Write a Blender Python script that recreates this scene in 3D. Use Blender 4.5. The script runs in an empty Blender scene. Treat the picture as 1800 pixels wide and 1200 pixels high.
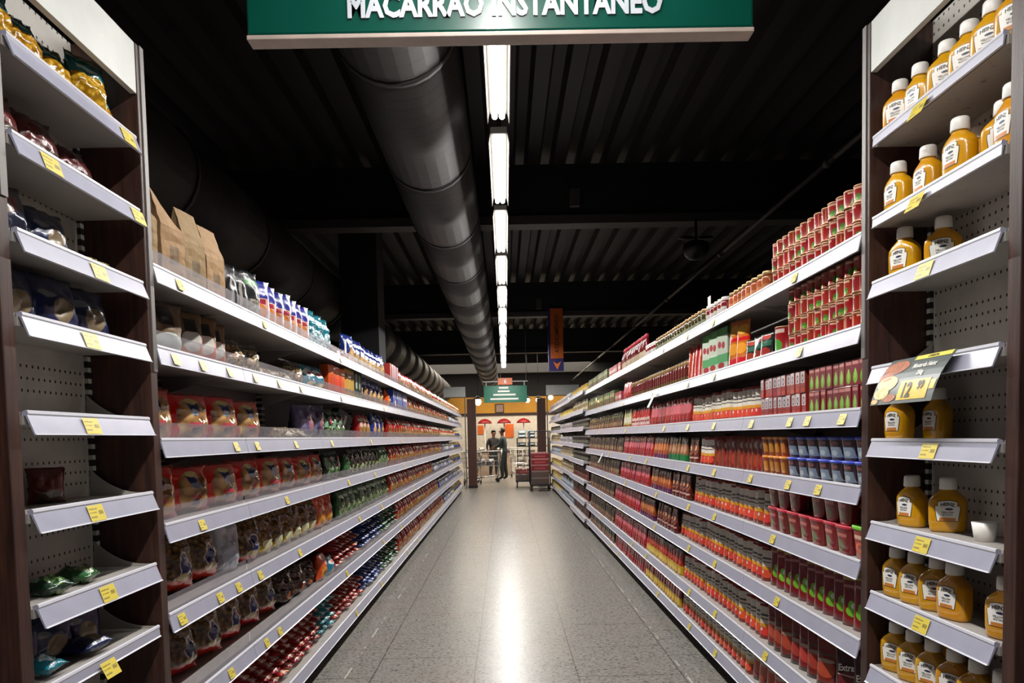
import bpy, bmesh, math, random
from math import sin, cos, pi, radians, sqrt, atan2
from mathutils import Vector, Matrix, noise as mnoise

R = random.Random(7)
C = bpy.context.scene.collection
scene = bpy.context.scene

# ------------------------------------------------------------------ helpers
def new_obj(name, mesh, parent=None, mats=None):
    o = bpy.data.objects.new(name, mesh)
    C.objects.link(o)
    if parent is not None:
        o.parent = parent
    if mats and mesh is not None and not mesh.materials:
        for m in (mats if isinstance(mats, (list, tuple)) else [mats]):
            mesh.materials.append(m)
    return o

def to_mesh(bm, name, mats=None, smooth=False):
    me = bpy.data.meshes.new(name)
    bmesh.ops.recalc_face_normals(bm, faces=bm.faces)
    if smooth:
        for f in bm.faces:
            f.smooth = True
    bm.to_mesh(me)
    bm.free()
    if mats:
        for m in (mats if isinstance(mats, (list, tuple)) else [mats]):
            me.materials.append(m)
    return me

def obj(name, bm, mats, parent=None, smooth=False, loc=None):
    o = new_obj(name, to_mesh(bm, name, mats, smooth), parent)
    if loc is not None:
        o.location = loc
    return o

def tag(o, label, cat, group=None):
    o['label'] = label
    o['category'] = cat
    if group:
        o['group'] = group
    return o

def thing(name, label, cat, loc=(0, 0, 0), rotz=0, group=None):
    o = bpy.data.objects.new(name, None)
    o.empty_display_size = 0.05
    C.objects.link(o)
    o.location = loc
    o.rotation_euler = (0, 0, rotz)
    return tag(o, label, cat, group)

def struct(name, bm, m, smooth=False):
    o = obj(name, bm, m, smooth=smooth)
    o['kind'] = 'structure'
    return o

def box(bm, x0, x1, y0, y1, z0, z1, bevel=0, mi=0):
    r = bmesh.ops.create_cube(bm, size=1)
    vs = r['verts']
    for v in vs:
        v.co = Vector(((x0 + x1) / 2 + v.co.x * (x1 - x0), (y0 + y1) / 2 + v.co.y * (y1 - y0), (z0 + z1) / 2 + v.co.z * (z1 - z0)))
    fs = set(f for v in vs for f in v.link_faces)
    for f in fs:
        f.material_index = mi
    if bevel:
        es = list(set(e for v in vs for e in v.link_edges))
        bmesh.ops.bevel(bm, geom=es, offset=bevel, segments=2, affect='EDGES', profile=0.5)
    return bm

def tube(bm, p, q, r, n=8, r2=None, mi=0):
    p, q = Vector(p), Vector(q)
    d = (q - p)
    if d.length < 1e-6:
        return
    d.normalize()
    a = d.orthogonal().normalized()
    b = d.cross(a)
    r2 = r if r2 is None else r2
    A = [bm.verts.new(p + (a * cos(2 * pi * i / n) + b * sin(2 * pi * i / n)) * r) for i in range(n)]
    B = [bm.verts.new(q + (a * cos(2 * pi * i / n) + b * sin(2 * pi * i / n)) * r2) for i in range(n)]
    for i in range(n):
        f = bm.faces.new((A[i], A[(i + 1) % n], B[(i + 1) % n], B[i]))
        f.smooth = n > 5
        f.material_index = mi
    bm.faces.new(A[::-1]).material_index = mi
    bm.faces.new(B).material_index = mi

def prism(bm, pts, axis, a0, a1, mi=0):
    """polygon pts in the plane normal to axis, extruded a0..a1. axis 'y': pts are (x,z); axis 'x': pts are (y,z)"""
    def mk(p, a):
        return Vector((p[0], a, p[1])) if axis == 'y' else (Vector((a, p[0], p[1])) if axis == 'x' else Vector((p[0], p[1], a)))
    A = [bm.verts.new(mk(p, a0)) for p in pts]
    B = [bm.verts.new(mk(p, a1)) for p in pts]
    n = len(pts)
    fs = []
    for i in range(n):
        fs.append(bm.faces.new((A[i], A[(i + 1) % n], B[(i + 1) % n], B[i])))
    fs.append(bm.faces.new(A[::-1]))
    fs.append(bm.faces.new(B))
    for f in fs:
        f.material_index = mi

# ------------------------------------------------------------------ materials
def rgb(h):
    if isinstance(h, str):
        h = h.lstrip('#')
        c = [int(h[i:i + 2], 16) / 255 for i in (0, 2, 4)]
        return tuple((x / 12.92 if x <= .04045 else ((x + .055) / 1.055) ** 2.4) for x in c) + (1,)
    return tuple(h) + ((1,) if len(h) == 3 else ())

class NT:
    def __init__(s, name):
        s.m = bpy.data.materials.new(name)
        s.m.use_nodes = True
        s.t = s.m.node_tree
        s.t.nodes.clear()
        s.out = s.t.nodes.new('ShaderNodeOutputMaterial')
    def n(s, typ, **kw):
        nd = s.t.nodes.new(typ)
        for k, v in kw.items():
            setattr(nd, k, v)
        return nd
    def l(s, a, b):
        s.t.links.new(a, b)
    def math(s, op, a, b=None, c=None):
        nd = s.n('ShaderNodeMath', operation=op)
        for i, v in enumerate((a, b, c)):
            if v is None:
                continue
            if isinstance(v, (int, float)):
                nd.inputs[i].default_value = v
            else:
                s.l(v, nd.inputs[i])
        return nd.outputs[0]
    def mix(s, fac, a, b):
        nd = s.n('ShaderNodeMix', data_type='RGBA')
        for i, v in ((0, fac), (6, a), (7, b)):
            if isinstance(v, (int, float)):
                nd.inputs[i].default_value = v
            elif isinstance(v, tuple):
                nd.inputs[i].default_value = v
            else:
                s.l(v, nd.inputs[i])
        return nd.outputs[2]
    def noise(s, vec, scale, detail=3, rough=.5):
        nd = s.n('ShaderNodeTexNoise')
        nd.inputs['Scale'].default_value = scale
        nd.inputs['Detail'].default_value = detail
        nd.inputs['Roughness'].default_value = rough
        s.l(vec, nd.inputs['Vector'])
        return nd.outputs['Fac']
    def ramp(s, fac, stops):
        nd = s.n('ShaderNodeValToRGB')
        el = nd.color_ramp.elements
        while len(el) < len(stops):
            el.new(0.5)
        for e, (p, c) in zip(el, stops):
            e.position = p
            e.color = c
        s.l(fac, nd.inputs[0])
        return nd.outputs[0]
    def bsdf(s, col, rough=.5, metal=0, spec=.5, coat=0, bump=None, bstr=.3, bdist=.01, emit=None, estr=0):
        b = s.n('ShaderNodeBsdfPrincipled')
        if isinstance(col, tuple):
            b.inputs['Base Color'].default_value = col
        else:
            s.l(col, b.inputs['Base Color'])
        if isinstance(rough, (int, float)):
            b.inputs['Roughness'].default_value = rough
        else:
            s.l(rough, b.inputs['Roughness'])
        b.inputs['Metallic'].default_value = metal
        b.inputs['Specular IOR Level'].default_value = spec
        b.inputs['Coat Weight'].default_value = coat
        if emit is not None:
            b.inputs['Emission Color'].default_value = emit
            b.inputs['Emission Strength'].default_value = estr
        if bump is not None:
            bn = s.n('ShaderNodeBump')
            bn.inputs['Strength'].default_value = bstr
            bn.inputs['Distance'].default_value = bdist
            s.l(bump, bn.inputs['Height'])
            s.l(bn.outputs[0], b.inputs['Normal'])
        s.l(b.outputs[0], s.out.inputs[0])
        return b

def plain(name, col, rough=.5, metal=0, spec=.5, vary=.12, scale=8, bump=0, coat=0, dirt=None):
    s = NT(name)
    tc = s.n('ShaderNodeTexCoord')
    f = s.noise(tc.outputs['Object'], scale, 4, .6)
    c = rgb(col)
    lo = tuple(x * (1 - vary) for x in c[:3]) + (1,)
    hi = tuple(min(1, x * (1 + vary)) for x in c[:3]) + (1,)
    cc = s.ramp(f, [(.3, lo), (.7, hi)])
    if dirt:
        f2 = s.noise(tc.outputs['Object'], 22, 5, .7)
        k = s.ramp(f2, [(.60, (0, 0, 0, 1)), (.72, (1, 1, 1, 1))])
        cc = s.mix(k, cc, rgb(dirt))
    s.bsdf(cc, rough, metal, spec, coat, bump=(f if bump else None), bstr=bump)
    return s.m

def emit(name, col, strength):
    s = NT(name)
    e = s.n('ShaderNodeEmission')
    e.inputs[0].default_value = rgb(col)
    e.inputs[1].default_value = strength
    s.l(e.outputs[0], s.out.inputs[0])
    return s.m

def texcol(s, tc, c):
    """a colour, or a lumpy food pattern ('food', dark, mid, light, scale)"""
    if isinstance(c, tuple) and c[0] == 'food':
        _, a, b, d, sc = c
        v = s.n('ShaderNodeTexVoronoi', feature='F1')
        v.inputs['Scale'].default_value = sc
        v.inputs['Randomness'].default_value = 1
        s.l(tc, v.inputs['Vector'])
        return s.ramp(v.outputs['Distance'], [(.05, rgb(d)), (.35, rgb(b)), (.75, rgb(a))])
    if isinstance(c, tuple) and c[0] == 'blot':
        _, a, b, sc = c
        f = s.noise(tc, sc, 3, .6)
        return s.ramp(f, [(.44, rgb(a)), (.56, rgb(b))])
    return rgb(c)

def pack(name, base, layers=(), rough=.28, bump=.25, bscale=16, wob=.007, metal=0, coat=.2, vary=.34):
    """printed film or card; layers over uv: ('r',u0,u1,v0,v1,col) rectangle, ('e',cu,cv,ru,rv,col) ellipse"""
    s = NT(name)
    t = s.n('ShaderNodeTexCoord')
    oc = t.outputs['Object']
    uvv = t.outputs['UV']
    if wob:
        nz = s.n('ShaderNodeTexNoise')
        nz.inputs['Scale'].default_value = 9
        s.l(oc, nz.inputs['Vector'])
        a = s.n('ShaderNodeVectorMath', operation='SUBTRACT')
        s.l(nz.outputs['Color'], a.inputs[0])
        a.inputs[1].default_value = (.5, .5, .5)
        b = s.n('ShaderNodeVectorMath', operation='SCALE')
        s.l(a.outputs[0], b.inputs[0])
        b.inputs['Scale'].default_value = wob * 6
        d = s.n('ShaderNodeVectorMath', operation='ADD')
        s.l(uvv, d.inputs[0])
        s.l(b.outputs[0], d.inputs[1])
        uvv = d.outputs[0]
    sep = s.n('ShaderNodeSeparateXYZ')
    s.l(uvv, sep.inputs[0])
    u, v = sep.outputs[0], sep.outputs[1]
    col = texcol(s, oc, base)
    for L in layers:
        if L[0] == 'r':
            _, u0, u1, v0, v1, c = L
            m = s.math('MULTIPLY', s.math('COMPARE', u, (u0 + u1) / 2, (u1 - u0) / 2), s.math('COMPARE', v, (v0 + v1) / 2, (v1 - v0) / 2))
        else:
            _, cu, cv, ru, rv, c = L
            a = s.math('DIVIDE', s.math('SUBTRACT', u, cu), ru)
            b = s.math('DIVIDE', s.math('SUBTRACT', v, cv), rv)
            m = s.math('LESS_THAN', s.math('ADD', s.math('MULTIPLY', a, a), s.math('MULTIPLY', b, b)), 1)
        col = s.mix(m, col, texcol(s, oc, c))
    # print tone differs a little from item to item
    oi = s.n('ShaderNodeObjectInfo')
    hs = s.n('ShaderNodeHueSaturation')
    if isinstance(col, tuple):
        hs.inputs['Color'].default_value = col
    else:
        s.l(col, hs.inputs['Color'])
    s.l(s.math('MULTIPLY_ADD', oi.outputs['Random'], vary, 1 - vary * .6), hs.inputs['Value'])
    s.l(s.math('MULTIPLY_ADD', s.math('FRACT', s.math('MULTIPLY', oi.outputs['Random'], 7.31)), .014, .494), hs.inputs['Hue'])
    w = s.noise(oc, bscale, 2, .5) if bump else None
    s.bsdf(hs.outputs[0], rough, metal, .5, coat, bump=w, bstr=bump, bdist=.02)
    return s.m

M = {}
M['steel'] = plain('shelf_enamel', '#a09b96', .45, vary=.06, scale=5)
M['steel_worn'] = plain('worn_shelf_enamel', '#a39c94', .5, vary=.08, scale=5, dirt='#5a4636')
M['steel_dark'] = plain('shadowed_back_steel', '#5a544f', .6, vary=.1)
M['rail'] = plain('price_rail_plastic', '#9d9dae', .3, vary=.05, scale=14)
M['rail_edge'] = plain('rail_bright_edge', '#cdcdd6', .25, vary=.03)
M['kick'] = plain('black_kick_plate', '#191410', .6)
M['board'] = plain('white_header_board', '#c4c6c2', .5, vary=.05, scale=10)
M['trim_metal'] = plain('aluminium_edge', '#6f6b68', .45, metal=.3, vary=.08)
M['black'] = plain('black_plastic', '#101010', .4)
M['dark_metal'] = plain('dark_metal', '#2a2a2c', .4, metal=.6)
M['chrome'] = plain('chrome_wire', '#b9b9b9', .25, metal=.9)
M['white_cap'] = plain('white_cap_plastic', '#e9e6e0', .35, vary=.04)
M['lid_steel'] = plain('tin_lid', '#a4765a', .35, metal=.8)
M['lid_gold'] = plain('gold_jar_lid', '#a8865a', .35, metal=.6)
M['lid_white'] = plain('white_jar_lid', '#d9d4cc', .4)
M['lid_blue'] = plain('blue_tub_lid', '#2a3fb0', .3)
M['lid_orange'] = plain('orange_tub_lid', '#e08a2c', .3)
M['lid_red'] = plain('red_tub_lid', '#b02838', .3)
M['lid_green'] = plain('green_tub_lid', '#6cc030', .3)

def wood_mat():
    s = NT('dark_brown_wood_laminate')
    t = s.n('ShaderNodeTexCoord')
    mp = s.n('ShaderNodeMapping')
    mp.inputs['Scale'].default_value = (14, 14, 1.0)
    s.l(t.outputs['Object'], mp.inputs[0])
    f = s.noise(mp.outputs[0], 4, 6, .65)
    c = s.ramp(f, [(.3, rgb('#1e100b')), (.5, rgb('#37201a')), (.72, rgb('#4c2e22'))])
    s.bsdf(c, .42, bump=f, bstr=.08)
    return s.m
M['wood'] = wood_mat()

def peg_mat():
    s = NT('perforated_white_steel')
    t = s.n('ShaderNodeTexCoord')
    sep = s.n('ShaderNodeSeparateXYZ')
    s.l(t.outputs['Object'], sep.inputs[0])
    y = s.math('DIVIDE', sep.outputs[1], .026)
    z = s.math('DIVIDE', sep.outputs[2], .0335)
    fy = s.math('SUBTRACT', s.math('FRACT', y), .5)
    fz = s.math('SUBTRACT', s.math('FRACT', z), .5)
    d = s.math('ADD', s.math('MULTIPLY', s.math('MULTIPLY', fy, fy), 1.0), s.math('MULTIPLY', s.math('MULTIPLY', fz, fz), 1.15))
    hole = s.math('LESS_THAN', d, .022)
    rowid = s.math('FRACT', s.math('DIVIDE', s.math('FLOOR', z), 4))
    keep = s.math('GREATER_THAN', rowid, .12)
    f = s.noise(t.outputs['Object'], 6, 4, .6)
    base = s.ramp(f, [(.3, rgb('#a8a39c')), (.7, rgb('#bdb8b0'))])
    c = s.mix(s.math('MULTIPLY', hole, keep), base, rgb('#0c0a09'))
    s.bsdf(c, .5)
    return s.m
M['peg'] = peg_mat()

def slot_mat():
    s = NT('slotted_upright_steel')
    t = s.n('ShaderNodeTexCoord')
    sep = s.n('ShaderNodeSeparateXYZ')
    s.l(t.outputs['Object'], sep.inputs[0])
    fz = s.math('FRACT', s.math('DIVIDE', sep.outputs[2], .034))
    c = s.mix(s.math('GREATER_THAN', fz, .42), rgb('#a8a39b'), rgb('#1a1613'))
    s.bsdf(c, .5)
    return s.m
M['slots'] = slot_mat()

def clear_mat():
    s = NT('clear_plastic_guard')
    t = s.n('ShaderNodeTexCoord')
    f = s.noise(t.outputs['Object'], 5, 3, .6)
    tr = s.n('ShaderNodeBsdfTransparent')
    tr.inputs[0].default_value = (.86, .86, .88, 1)
    b = s.n('ShaderNodeBsdfPrincipled')
    b.inputs['Base Color'].default_value = rgb('#9a9498')
    b.inputs['Roughness'].default_value = .25
    mx = s.n('ShaderNodeMixShader')
    s.l(s.math('MULTIPLY_ADD', f, .25, .14), mx.inputs[0])
    s.l(tr.outputs[0], mx.inputs[1])
    s.l(b.outputs[0], mx.inputs[2])
    s.l(mx.outputs[0], s.out.inputs[0])
    return s.m
M['clear'] = clear_mat()

def tag_mat():
    s = NT('yellow_price_tag')
    t = s.n('ShaderNodeTexCoord')
    sep = s.n('ShaderNodeSeparateXYZ')
    s.l(t.outputs['UV'], sep.inputs[0])
    u, v = sep.outputs[0], sep.outputs[1]
    f = s.noise(t.outputs['UV'], 30, 2)
    col = s.ramp(s.noise(t.outputs['UV'], 3, 3), [(.35, rgb('#d8c030')), (.65, rgb('#cfc06a'))])
    for u0, u1, v0, v1 in ((.06, .6, .72, .8), (.06, .5, .5, .56), (.06, .45, .2, .3), (.62, .92, .38, .62)):
        m = s.math('MULTIPLY', s.math('COMPARE', u, (u0 + u1) / 2, (u1 - u0) / 2), s.math('COMPARE', v, (v0 + v1) / 2, (v1 - v0) / 2))
        m = s.math('MULTIPLY', m, s.math('GREATER_THAN', f, .46))
        col = s.mix(m, col, rgb('#6a5a1a'))
    s.bsdf(col, .4)
    return s.m
M['tag'] = tag_mat()

def floor_mat():
    s = NT('polished_grey_granite')
    t = s.n('ShaderNodeTexCoord')
    oc = t.outputs['Object']
    sep = s.n('ShaderNodeSeparateXYZ')
    s.l(oc, sep.inputs[0])
    x, y = sep.outputs[0], sep.outputs[1]
    big = s.noise(oc, 1.6, 4, .6)
    mp = s.n('ShaderNodeMapping')
    mp.inputs['Scale'].default_value = (1, 1.5, 1)
    s.l(oc, mp.inputs[0])
    fine = s.noise(mp.outputs[0], 42, 5, .7)
    mid = s.noise(mp.outputs[0], 13, 4, .65)
    c = s.ramp(fine, [(.34, rgb('#44423e')), (.46, rgb('#78756f')), (.62, rgb('#928e88'))])
    c = s.mix(s.ramp(mid, [(.55, (0, 0, 0, 1)), (.7, (.75, .75, .75, 1))]), c, rgb('#4f4d49'))
    c = s.mix(s.ramp(big, [(.5, (0, 0, 0, 1)), (.75, (.4, .4, .4, 1))]), c, rgb('#86746c'))
    v = s.n('ShaderNodeTexVoronoi', feature='F1')
    v.inputs['Scale'].default_value = 34
    s.l(mp.outputs[0], v.inputs['Vector'])
    fl = s.math('MULTIPLY', s.math('LESS_THAN', v.outputs['Distance'], .25), s.math('GREATER_THAN', s.noise(oc, 9, 2), .46))
    c = s.mix(s.math('MULTIPLY', fl, .8), c, rgb('#2b2a27'))
    # grout between 0.59 m slabs, cross joints staggered column by column
    xs = s.math('DIVIDE', s.math('ADD', x, .205), .592)
    cellx = s.math('FLOOR', xs)
    fx = s.math('FRACT', xs)
    gx = s.math('LESS_THAN', s.math('MINIMUM', fx, s.math('SUBTRACT', 1, fx)), .0052)
    stag = s.math('FRACT', s.math('MULTIPLY', cellx, .37))
    ys = s.math('ADD', s.math('DIVIDE', s.math('ADD', y, .28), .592), stag)
    fy = s.math('FRACT', ys)
    gy = s.math('LESS_THAN', s.math('MINIMUM', fy, s.math('SUBTRACT', 1, fy)), .006)
    g = s.math('MAXIMUM', gx, gy)
    c = s.mix(s.math('MULTIPLY', g, .85), c, rgb('#33312e'))
    # broken pale line along both shelf feet
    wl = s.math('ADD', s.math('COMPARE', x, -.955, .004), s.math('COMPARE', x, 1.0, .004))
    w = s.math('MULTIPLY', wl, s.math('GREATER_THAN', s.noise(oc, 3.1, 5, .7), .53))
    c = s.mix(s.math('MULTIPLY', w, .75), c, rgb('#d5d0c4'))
    r = s.math('MULTIPLY_ADD', fine, .34, .13)
    s.bsdf(c, r, spec=.17, bump=s.math('ADD', s.noise(oc, 5, 2), s.math('MULTIPLY', fine, .03)), bstr=.06, bdist=.02)
    return s.m
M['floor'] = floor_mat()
M['ceiling'] = plain('dark_metal_deck', '#1f1c1a', .6, vary=.15, scale=.7)
M['beam'] = plain('black_beam', '#0e0e10', .6)
M['flange'] = plain('grey_beam_flange', '#35312f', .6)
M['blackwall'] = plain('near_black_wall', '#121013', .8)

def duct_mat():
    s = NT('grey_spiral_duct')
    t = s.n('ShaderNodeTexCoord')
    sep = s.n('ShaderNodeSeparateXYZ')
    s.l(t.outputs['Object'], sep.inputs[0])
    fy = s.math('FRACT', s.math('DIVIDE', sep.outputs[1], .11))
    ridge = s.math('LESS_THAN', fy, .12)
    f = s.noise(t.outputs['Object'], 3, 3)
    c = s.mix(ridge, s.ramp(f, [(.3, rgb('#1f1b19')), (.7, rgb('#25211f'))]), rgb('#13100f'))
    s.bsdf(c, .6, bump=ridge, bstr=.3)
    return s.m
M['duct'] = duct_mat()

# ------------------------------------------------------------------ text
def text_mesh(body, size, bold=0, ext=0.0, sx=1.0, spacing=1.0):
    cu = bpy.data.curves.new('lettering', 'FONT')
    cu.body = body
    cu.size = size
    cu.offset = bold
    cu.extrude = ext
    cu.align_x = 'CENTER'
    cu.align_y = 'BOTTOM_BASELINE'
    cu.space_character = spacing
    cu.resolution_u = 2
    o = bpy.data.objects.new('lettering', cu)
    C.objects.link(o)
    dg = bpy.context.evaluated_depsgraph_get()
    me = bpy.data.meshes.new_from_object(o.evaluated_get(dg))
    bpy.data.objects.remove(o)
    bpy.data.curves.remove(cu)
    for v in me.vertices:
        v.co.x *= sx
    return me

def place_text(me, origin, xa, ya):
    """map local x,y,z of a text mesh onto axes"""
    xa, ya = Vector(xa).normalized(), Vector(ya).normalized()
    za = xa.cross(ya)
    m = Matrix(((xa.x, ya.x, za.x, origin[0]), (xa.y, ya.y, za.y, origin[1]), (xa.z, ya.z, za.z, origin[2]), (0, 0, 0, 1)))
    me.transform(m)
    return me

# ------------------------------------------------------------------ product meshes (front faces local -Y, base on z=0)
def uvset(bm, f, uvs):
    lay = bm.loops.layers.uv.verify()
    for lp, uv in zip(f.loops, uvs):
        lp[lay].uv = uv

def mesh_bag(w, h, d, seed, mat, lump=.12, seal=.05, nx=12, nz=16, sag=.25):
    """pillow bag with flat crimped seals top and bottom"""
    bm = bmesh.new()
    lay = bm.loops.layers.uv.verify()
    rr = random.Random(seed)
    ox = rr.random() * 50
    def P(i, j, side):
        u, v = i / nx, j / nz
        vv = min(max((v - seal) / (1 - 2 * seal), 0), 1)
        fz = (sin(pi * vv ** (1 - sag)) if 0 < vv < 1 else 0) ** .55
        fu = max(0, 1 - abs(2 * u - 1) ** 2.6) ** .6
        t = d / 2 * fz * fu
        n = mnoise.noise(Vector((u * w * 28 + ox, v * h * 28, side * 9)))
        t *= 1 + lump * 2.2 * n
        pin = 1 - .10 * fz + .03 * mnoise.noise(Vector((v * 5 + ox, 3, 1)))
        x = (u - .5) * w * pin
        wav = .0035 * sin(u * 24 + ox) if (v < seal or v > 1 - seal) else 0
        y = side * max(t, .0006) + wav + .012 * mnoise.noise(Vector((u * 2.5 + ox, v * 2, 7))) * (v)
        z = v * h + (.012 * h * mnoise.noise(Vector((u * 4 + ox, 0, 0))) if j == nz else 0)
        return Vector((x, y, z))
    for side in (-1, 1):
        g = [[bm.verts.new(P(i, j, side)) for i in range(nx + 1)] for j in range(nz + 1)]
        for j in range(nz):
            for i in range(nx):
                q = [(i, j), (i + 1, j), (i + 1, j + 1), (i, j + 1)]
                if side == 1:
                    q = q[::-1]
                f = bm.faces.new([g[b][a] for a, b in q])
                f.smooth = True
                for lp, (a, b) in zip(f.loops, q):
                    lp[lay].uv = (a / nx, b / nz)
    bmesh.ops.remove_doubles(bm, verts=bm.verts, dist=.0014)
    me = bpy.data.meshes.new('bag')
    bm.to_mesh(me)
    bm.free()
    me.materials.append(mat)
    return me

def mesh_pouch(w, h, d, seed, mat, nx=10, nz=10):
    """stand-up pouch: oval gusset base, flat sealed top"""
    bm = bmesh.new()
    lay = bm.loops.layers.uv.verify()
    rr = random.Random(seed)
    ox = rr.random() * 50
    n = 2 * nx
    rings = []
    for j in range(nz + 1):
        v = j / nz
        t = d / 2 * max(0.02, (1 - v ** 1.5)) * (1 + .12 * mnoise.noise(Vector((v * 4, ox, 0))))
        ww = w / 2 * (1 - .07 * sin(pi * v) - .02 * (1 - v))
        ring = []
        for k in range(n):
            a = 2 * pi * k / n
            x = -ww * cos(a)
            y = -t * (abs(sin(a)) ** .8) * (1 if sin(a) >= 0 else -1)
            y *= 1 + .15 * mnoise.noise(Vector((x * 40 + ox, v * 5, 2)))
            ring.append(bm.verts.new((x, y + .006 * v * mnoise.noise(Vector((x * 15, ox, 5))), v * h)))
        rings.append(ring)
    for j in range(nz):
        for k in range(n):
            k2 = (k + 1) % n
            f = bm.faces.new((rings[j][k], rings[j][k2], rings[j + 1][k2], rings[j + 1][k]))
            f.smooth = True
            def U(kk):
                kk = kk % n if kk != n else n
                return kk / nx if kk <= nx else (n - kk) / nx
            for lp, (kk, jj) in zip(f.loops, ((k, j), (k + 1, j), (k + 1, j + 1), (k, j + 1))):
                lp[lay].uv = (U(kk), jj / nz)
    bm.faces.new(rings[0][::-1])
    bm.faces.new(rings[-1])
    me = bpy.data.meshes.new('pouch')
    bm.to_mesh(me)
    bm.free()
    me.materials.append(mat)
    return me

def mesh_carton(w, h, d, mat, bev=.002, gable=0):
    bm = bmesh.new()
    box(bm, -w / 2, w / 2, -d / 2, d / 2, 0, h, bev)
    if gable:
        vs = [v for v in bm.verts if v.co.z > h * .9]
        for v in vs:
            v.co.y *= 1 - gable
    lay = bm.loops.layers.uv.verify()
    bm.normal_update()
    for f in bm.faces:
        for lp in f.loops:
            c = lp.vert.co
            if f.normal.y < -.6:
                lp[lay].uv = (c.x / w + .5, c.z / h)
            elif abs(f.normal.x) > .6:
                lp[lay].uv = (.02 + .02 * c.y / d, c.z / h)
            else:
                lp[lay].uv = (.02, .985)
    me = bpy.data.meshes.new('carton')
    bm.to_mesh(me)
    bm.free()
    me.materials.append(mat)
    return me

def mesh_lathe(prof, mat, n=20, mats=None, mi=None):
    """prof list of (r,z); front (-Y) is at u=.5"""
    bm = bmesh.new()
    lay = bm.loops.layers.uv.verify()
    rings = []
    z0, z1 = prof[0][1], prof[-1][1]
    zmax = max(p[1] for p in prof)
    for r, z in prof:
        rings.append([bm.verts.new((r * sin(2 * pi * (k / n - .5)), -r * cos(2 * pi * (k / n - .5)), z)) for k in range(n)])
    for j in range(len(prof) - 1):
        for k in range(n):
            k2 = (k + 1) % n
            try:
                f = bm.faces.new((rings[j][k], rings[j][k2], rings[j + 1][k2], rings[j + 1][k]))
            except ValueError:
                continue
            f.smooth = True
            if mi:
                f.material_index = mi[j]
            for lp, (kk, jj) in zip(f.loops, ((k, j), (k + 1, j), (k + 1, j + 1), (k, j + 1))):
                lp[lay].uv = (kk / n, prof[jj][1] / zmax)
    bm.faces.new(rings[0][::-1])
    bm.faces.new(rings[-1])
    me = bpy.data.meshes.new('turned')
    bm.to_mesh(me)
    bm.free()
    for m in (mats or [mat]):
        me.materials.append(m)
    return me

def can_mesh(r, h, mat):
    return mesh_lathe([(r * .96, 0), (r, .002), (r, .005), (r * .965, .008), (r * .965, h - .008), (r, h - .005), (r, h - .002), (r * .95, h)],
                      mat, 20, [mat, M['lid_steel']], [1, 1, 1, 0, 1, 1, 1])

def jar_parts(r, h, mat, lid):
    body = mesh_lathe([(r * .9, 0), (r, .006), (r, h * .68), (r * .97, h * .74), (r * .8, h * .8), (r * .8, h * .83)], mat, 18)
    lidm = mesh_lathe([(r * .88, h * .81), (r * .9, h * .82), (r * .9, h * .98), (r * .86, h)], lid, 18)
    return body, [('lid', lidm)]

def ketchup_parts(r, h, mat, lid):
    body = mesh_lathe([(r * .92, 0), (r, .008), (r, h * .5), (r * .9, h * .6), (r * .5, h * .78), (r * .36, h * .86)], mat, 16)
    lidm = mesh_lathe([(r * .44, h * .855), (r * .46, h * .86), (r * .42, h * .98), (r * .36, h)], lid, 14)
    return body, [('cap', lidm)]

def tub_parts(w, h, d, mat, lid):
    bm = bmesh.new()
    lay = bm.loops.layers.uv.verify()
    n = 28
    rings = []
    def ring(sc, z):
        out = []
        for k in range(n):
            a = 2 * pi * (k / n - .5)
            cx, cy = sin(a), -cos(a)
            e = .45
            x = w / 2 * sc * (abs(cx) ** e) * (1 if cx >= 0 else -1)
            y = d / 2 * sc * (abs(cy) ** e) * (1 if cy >= 0 else -1)
            out.append(bm.verts.new((x, y, z)))
        return out
    lv = [(.70, 0), (.74, .004), (.92, h * .86), (.94, h * .9)]
    rings = [ring(s_, z) for s_, z in lv]
    for j in range(len(lv) - 1):
        for k in range(n):
            k2 = (k + 1) % n
            f = bm.faces.new((rings[j][k], rings[j][k2], rings[j + 1][k2], rings[j + 1][k]))
            f.smooth = True
            for lp, jj in zip(f.loops, (j, j, j + 1, j + 1)):
                c = lp.vert.co
                lp[lay].uv = (c.x / w + .5 if c.y < 0 else 0.02, lv[jj][1] / h)
    bm.faces.new(rings[0][::-1])
    bm.faces.new(rings[-1])
    body = bpy.data.meshes.new('tub')
    bm.to_mesh(body)
    bm.free()
    body.materials.append(mat)
    bm = bmesh.new()
    rings = [ring(.98, h * .88), ring(1.0, h * .9), ring(1.0, h * .985), ring(.95, h)]
    # ring() closes over bm rebound above
    for j in range(3):
        for k in range(n):
            k2 = (k + 1) % n
            bm.faces.new((rings[j][k], rings[j][k2], rings[j + 1][k2], rings[j + 1][k])).smooth = True
    bm.faces.new(rings[0][::-1])
    bm.faces.new(rings[-1])
    lm = bpy.data.meshes.new('tub_lid')
    bm.to_mesh(lm)
    bm.free()
    lm.materials.append(lid)
    return body, [('lid', lm)]

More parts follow.
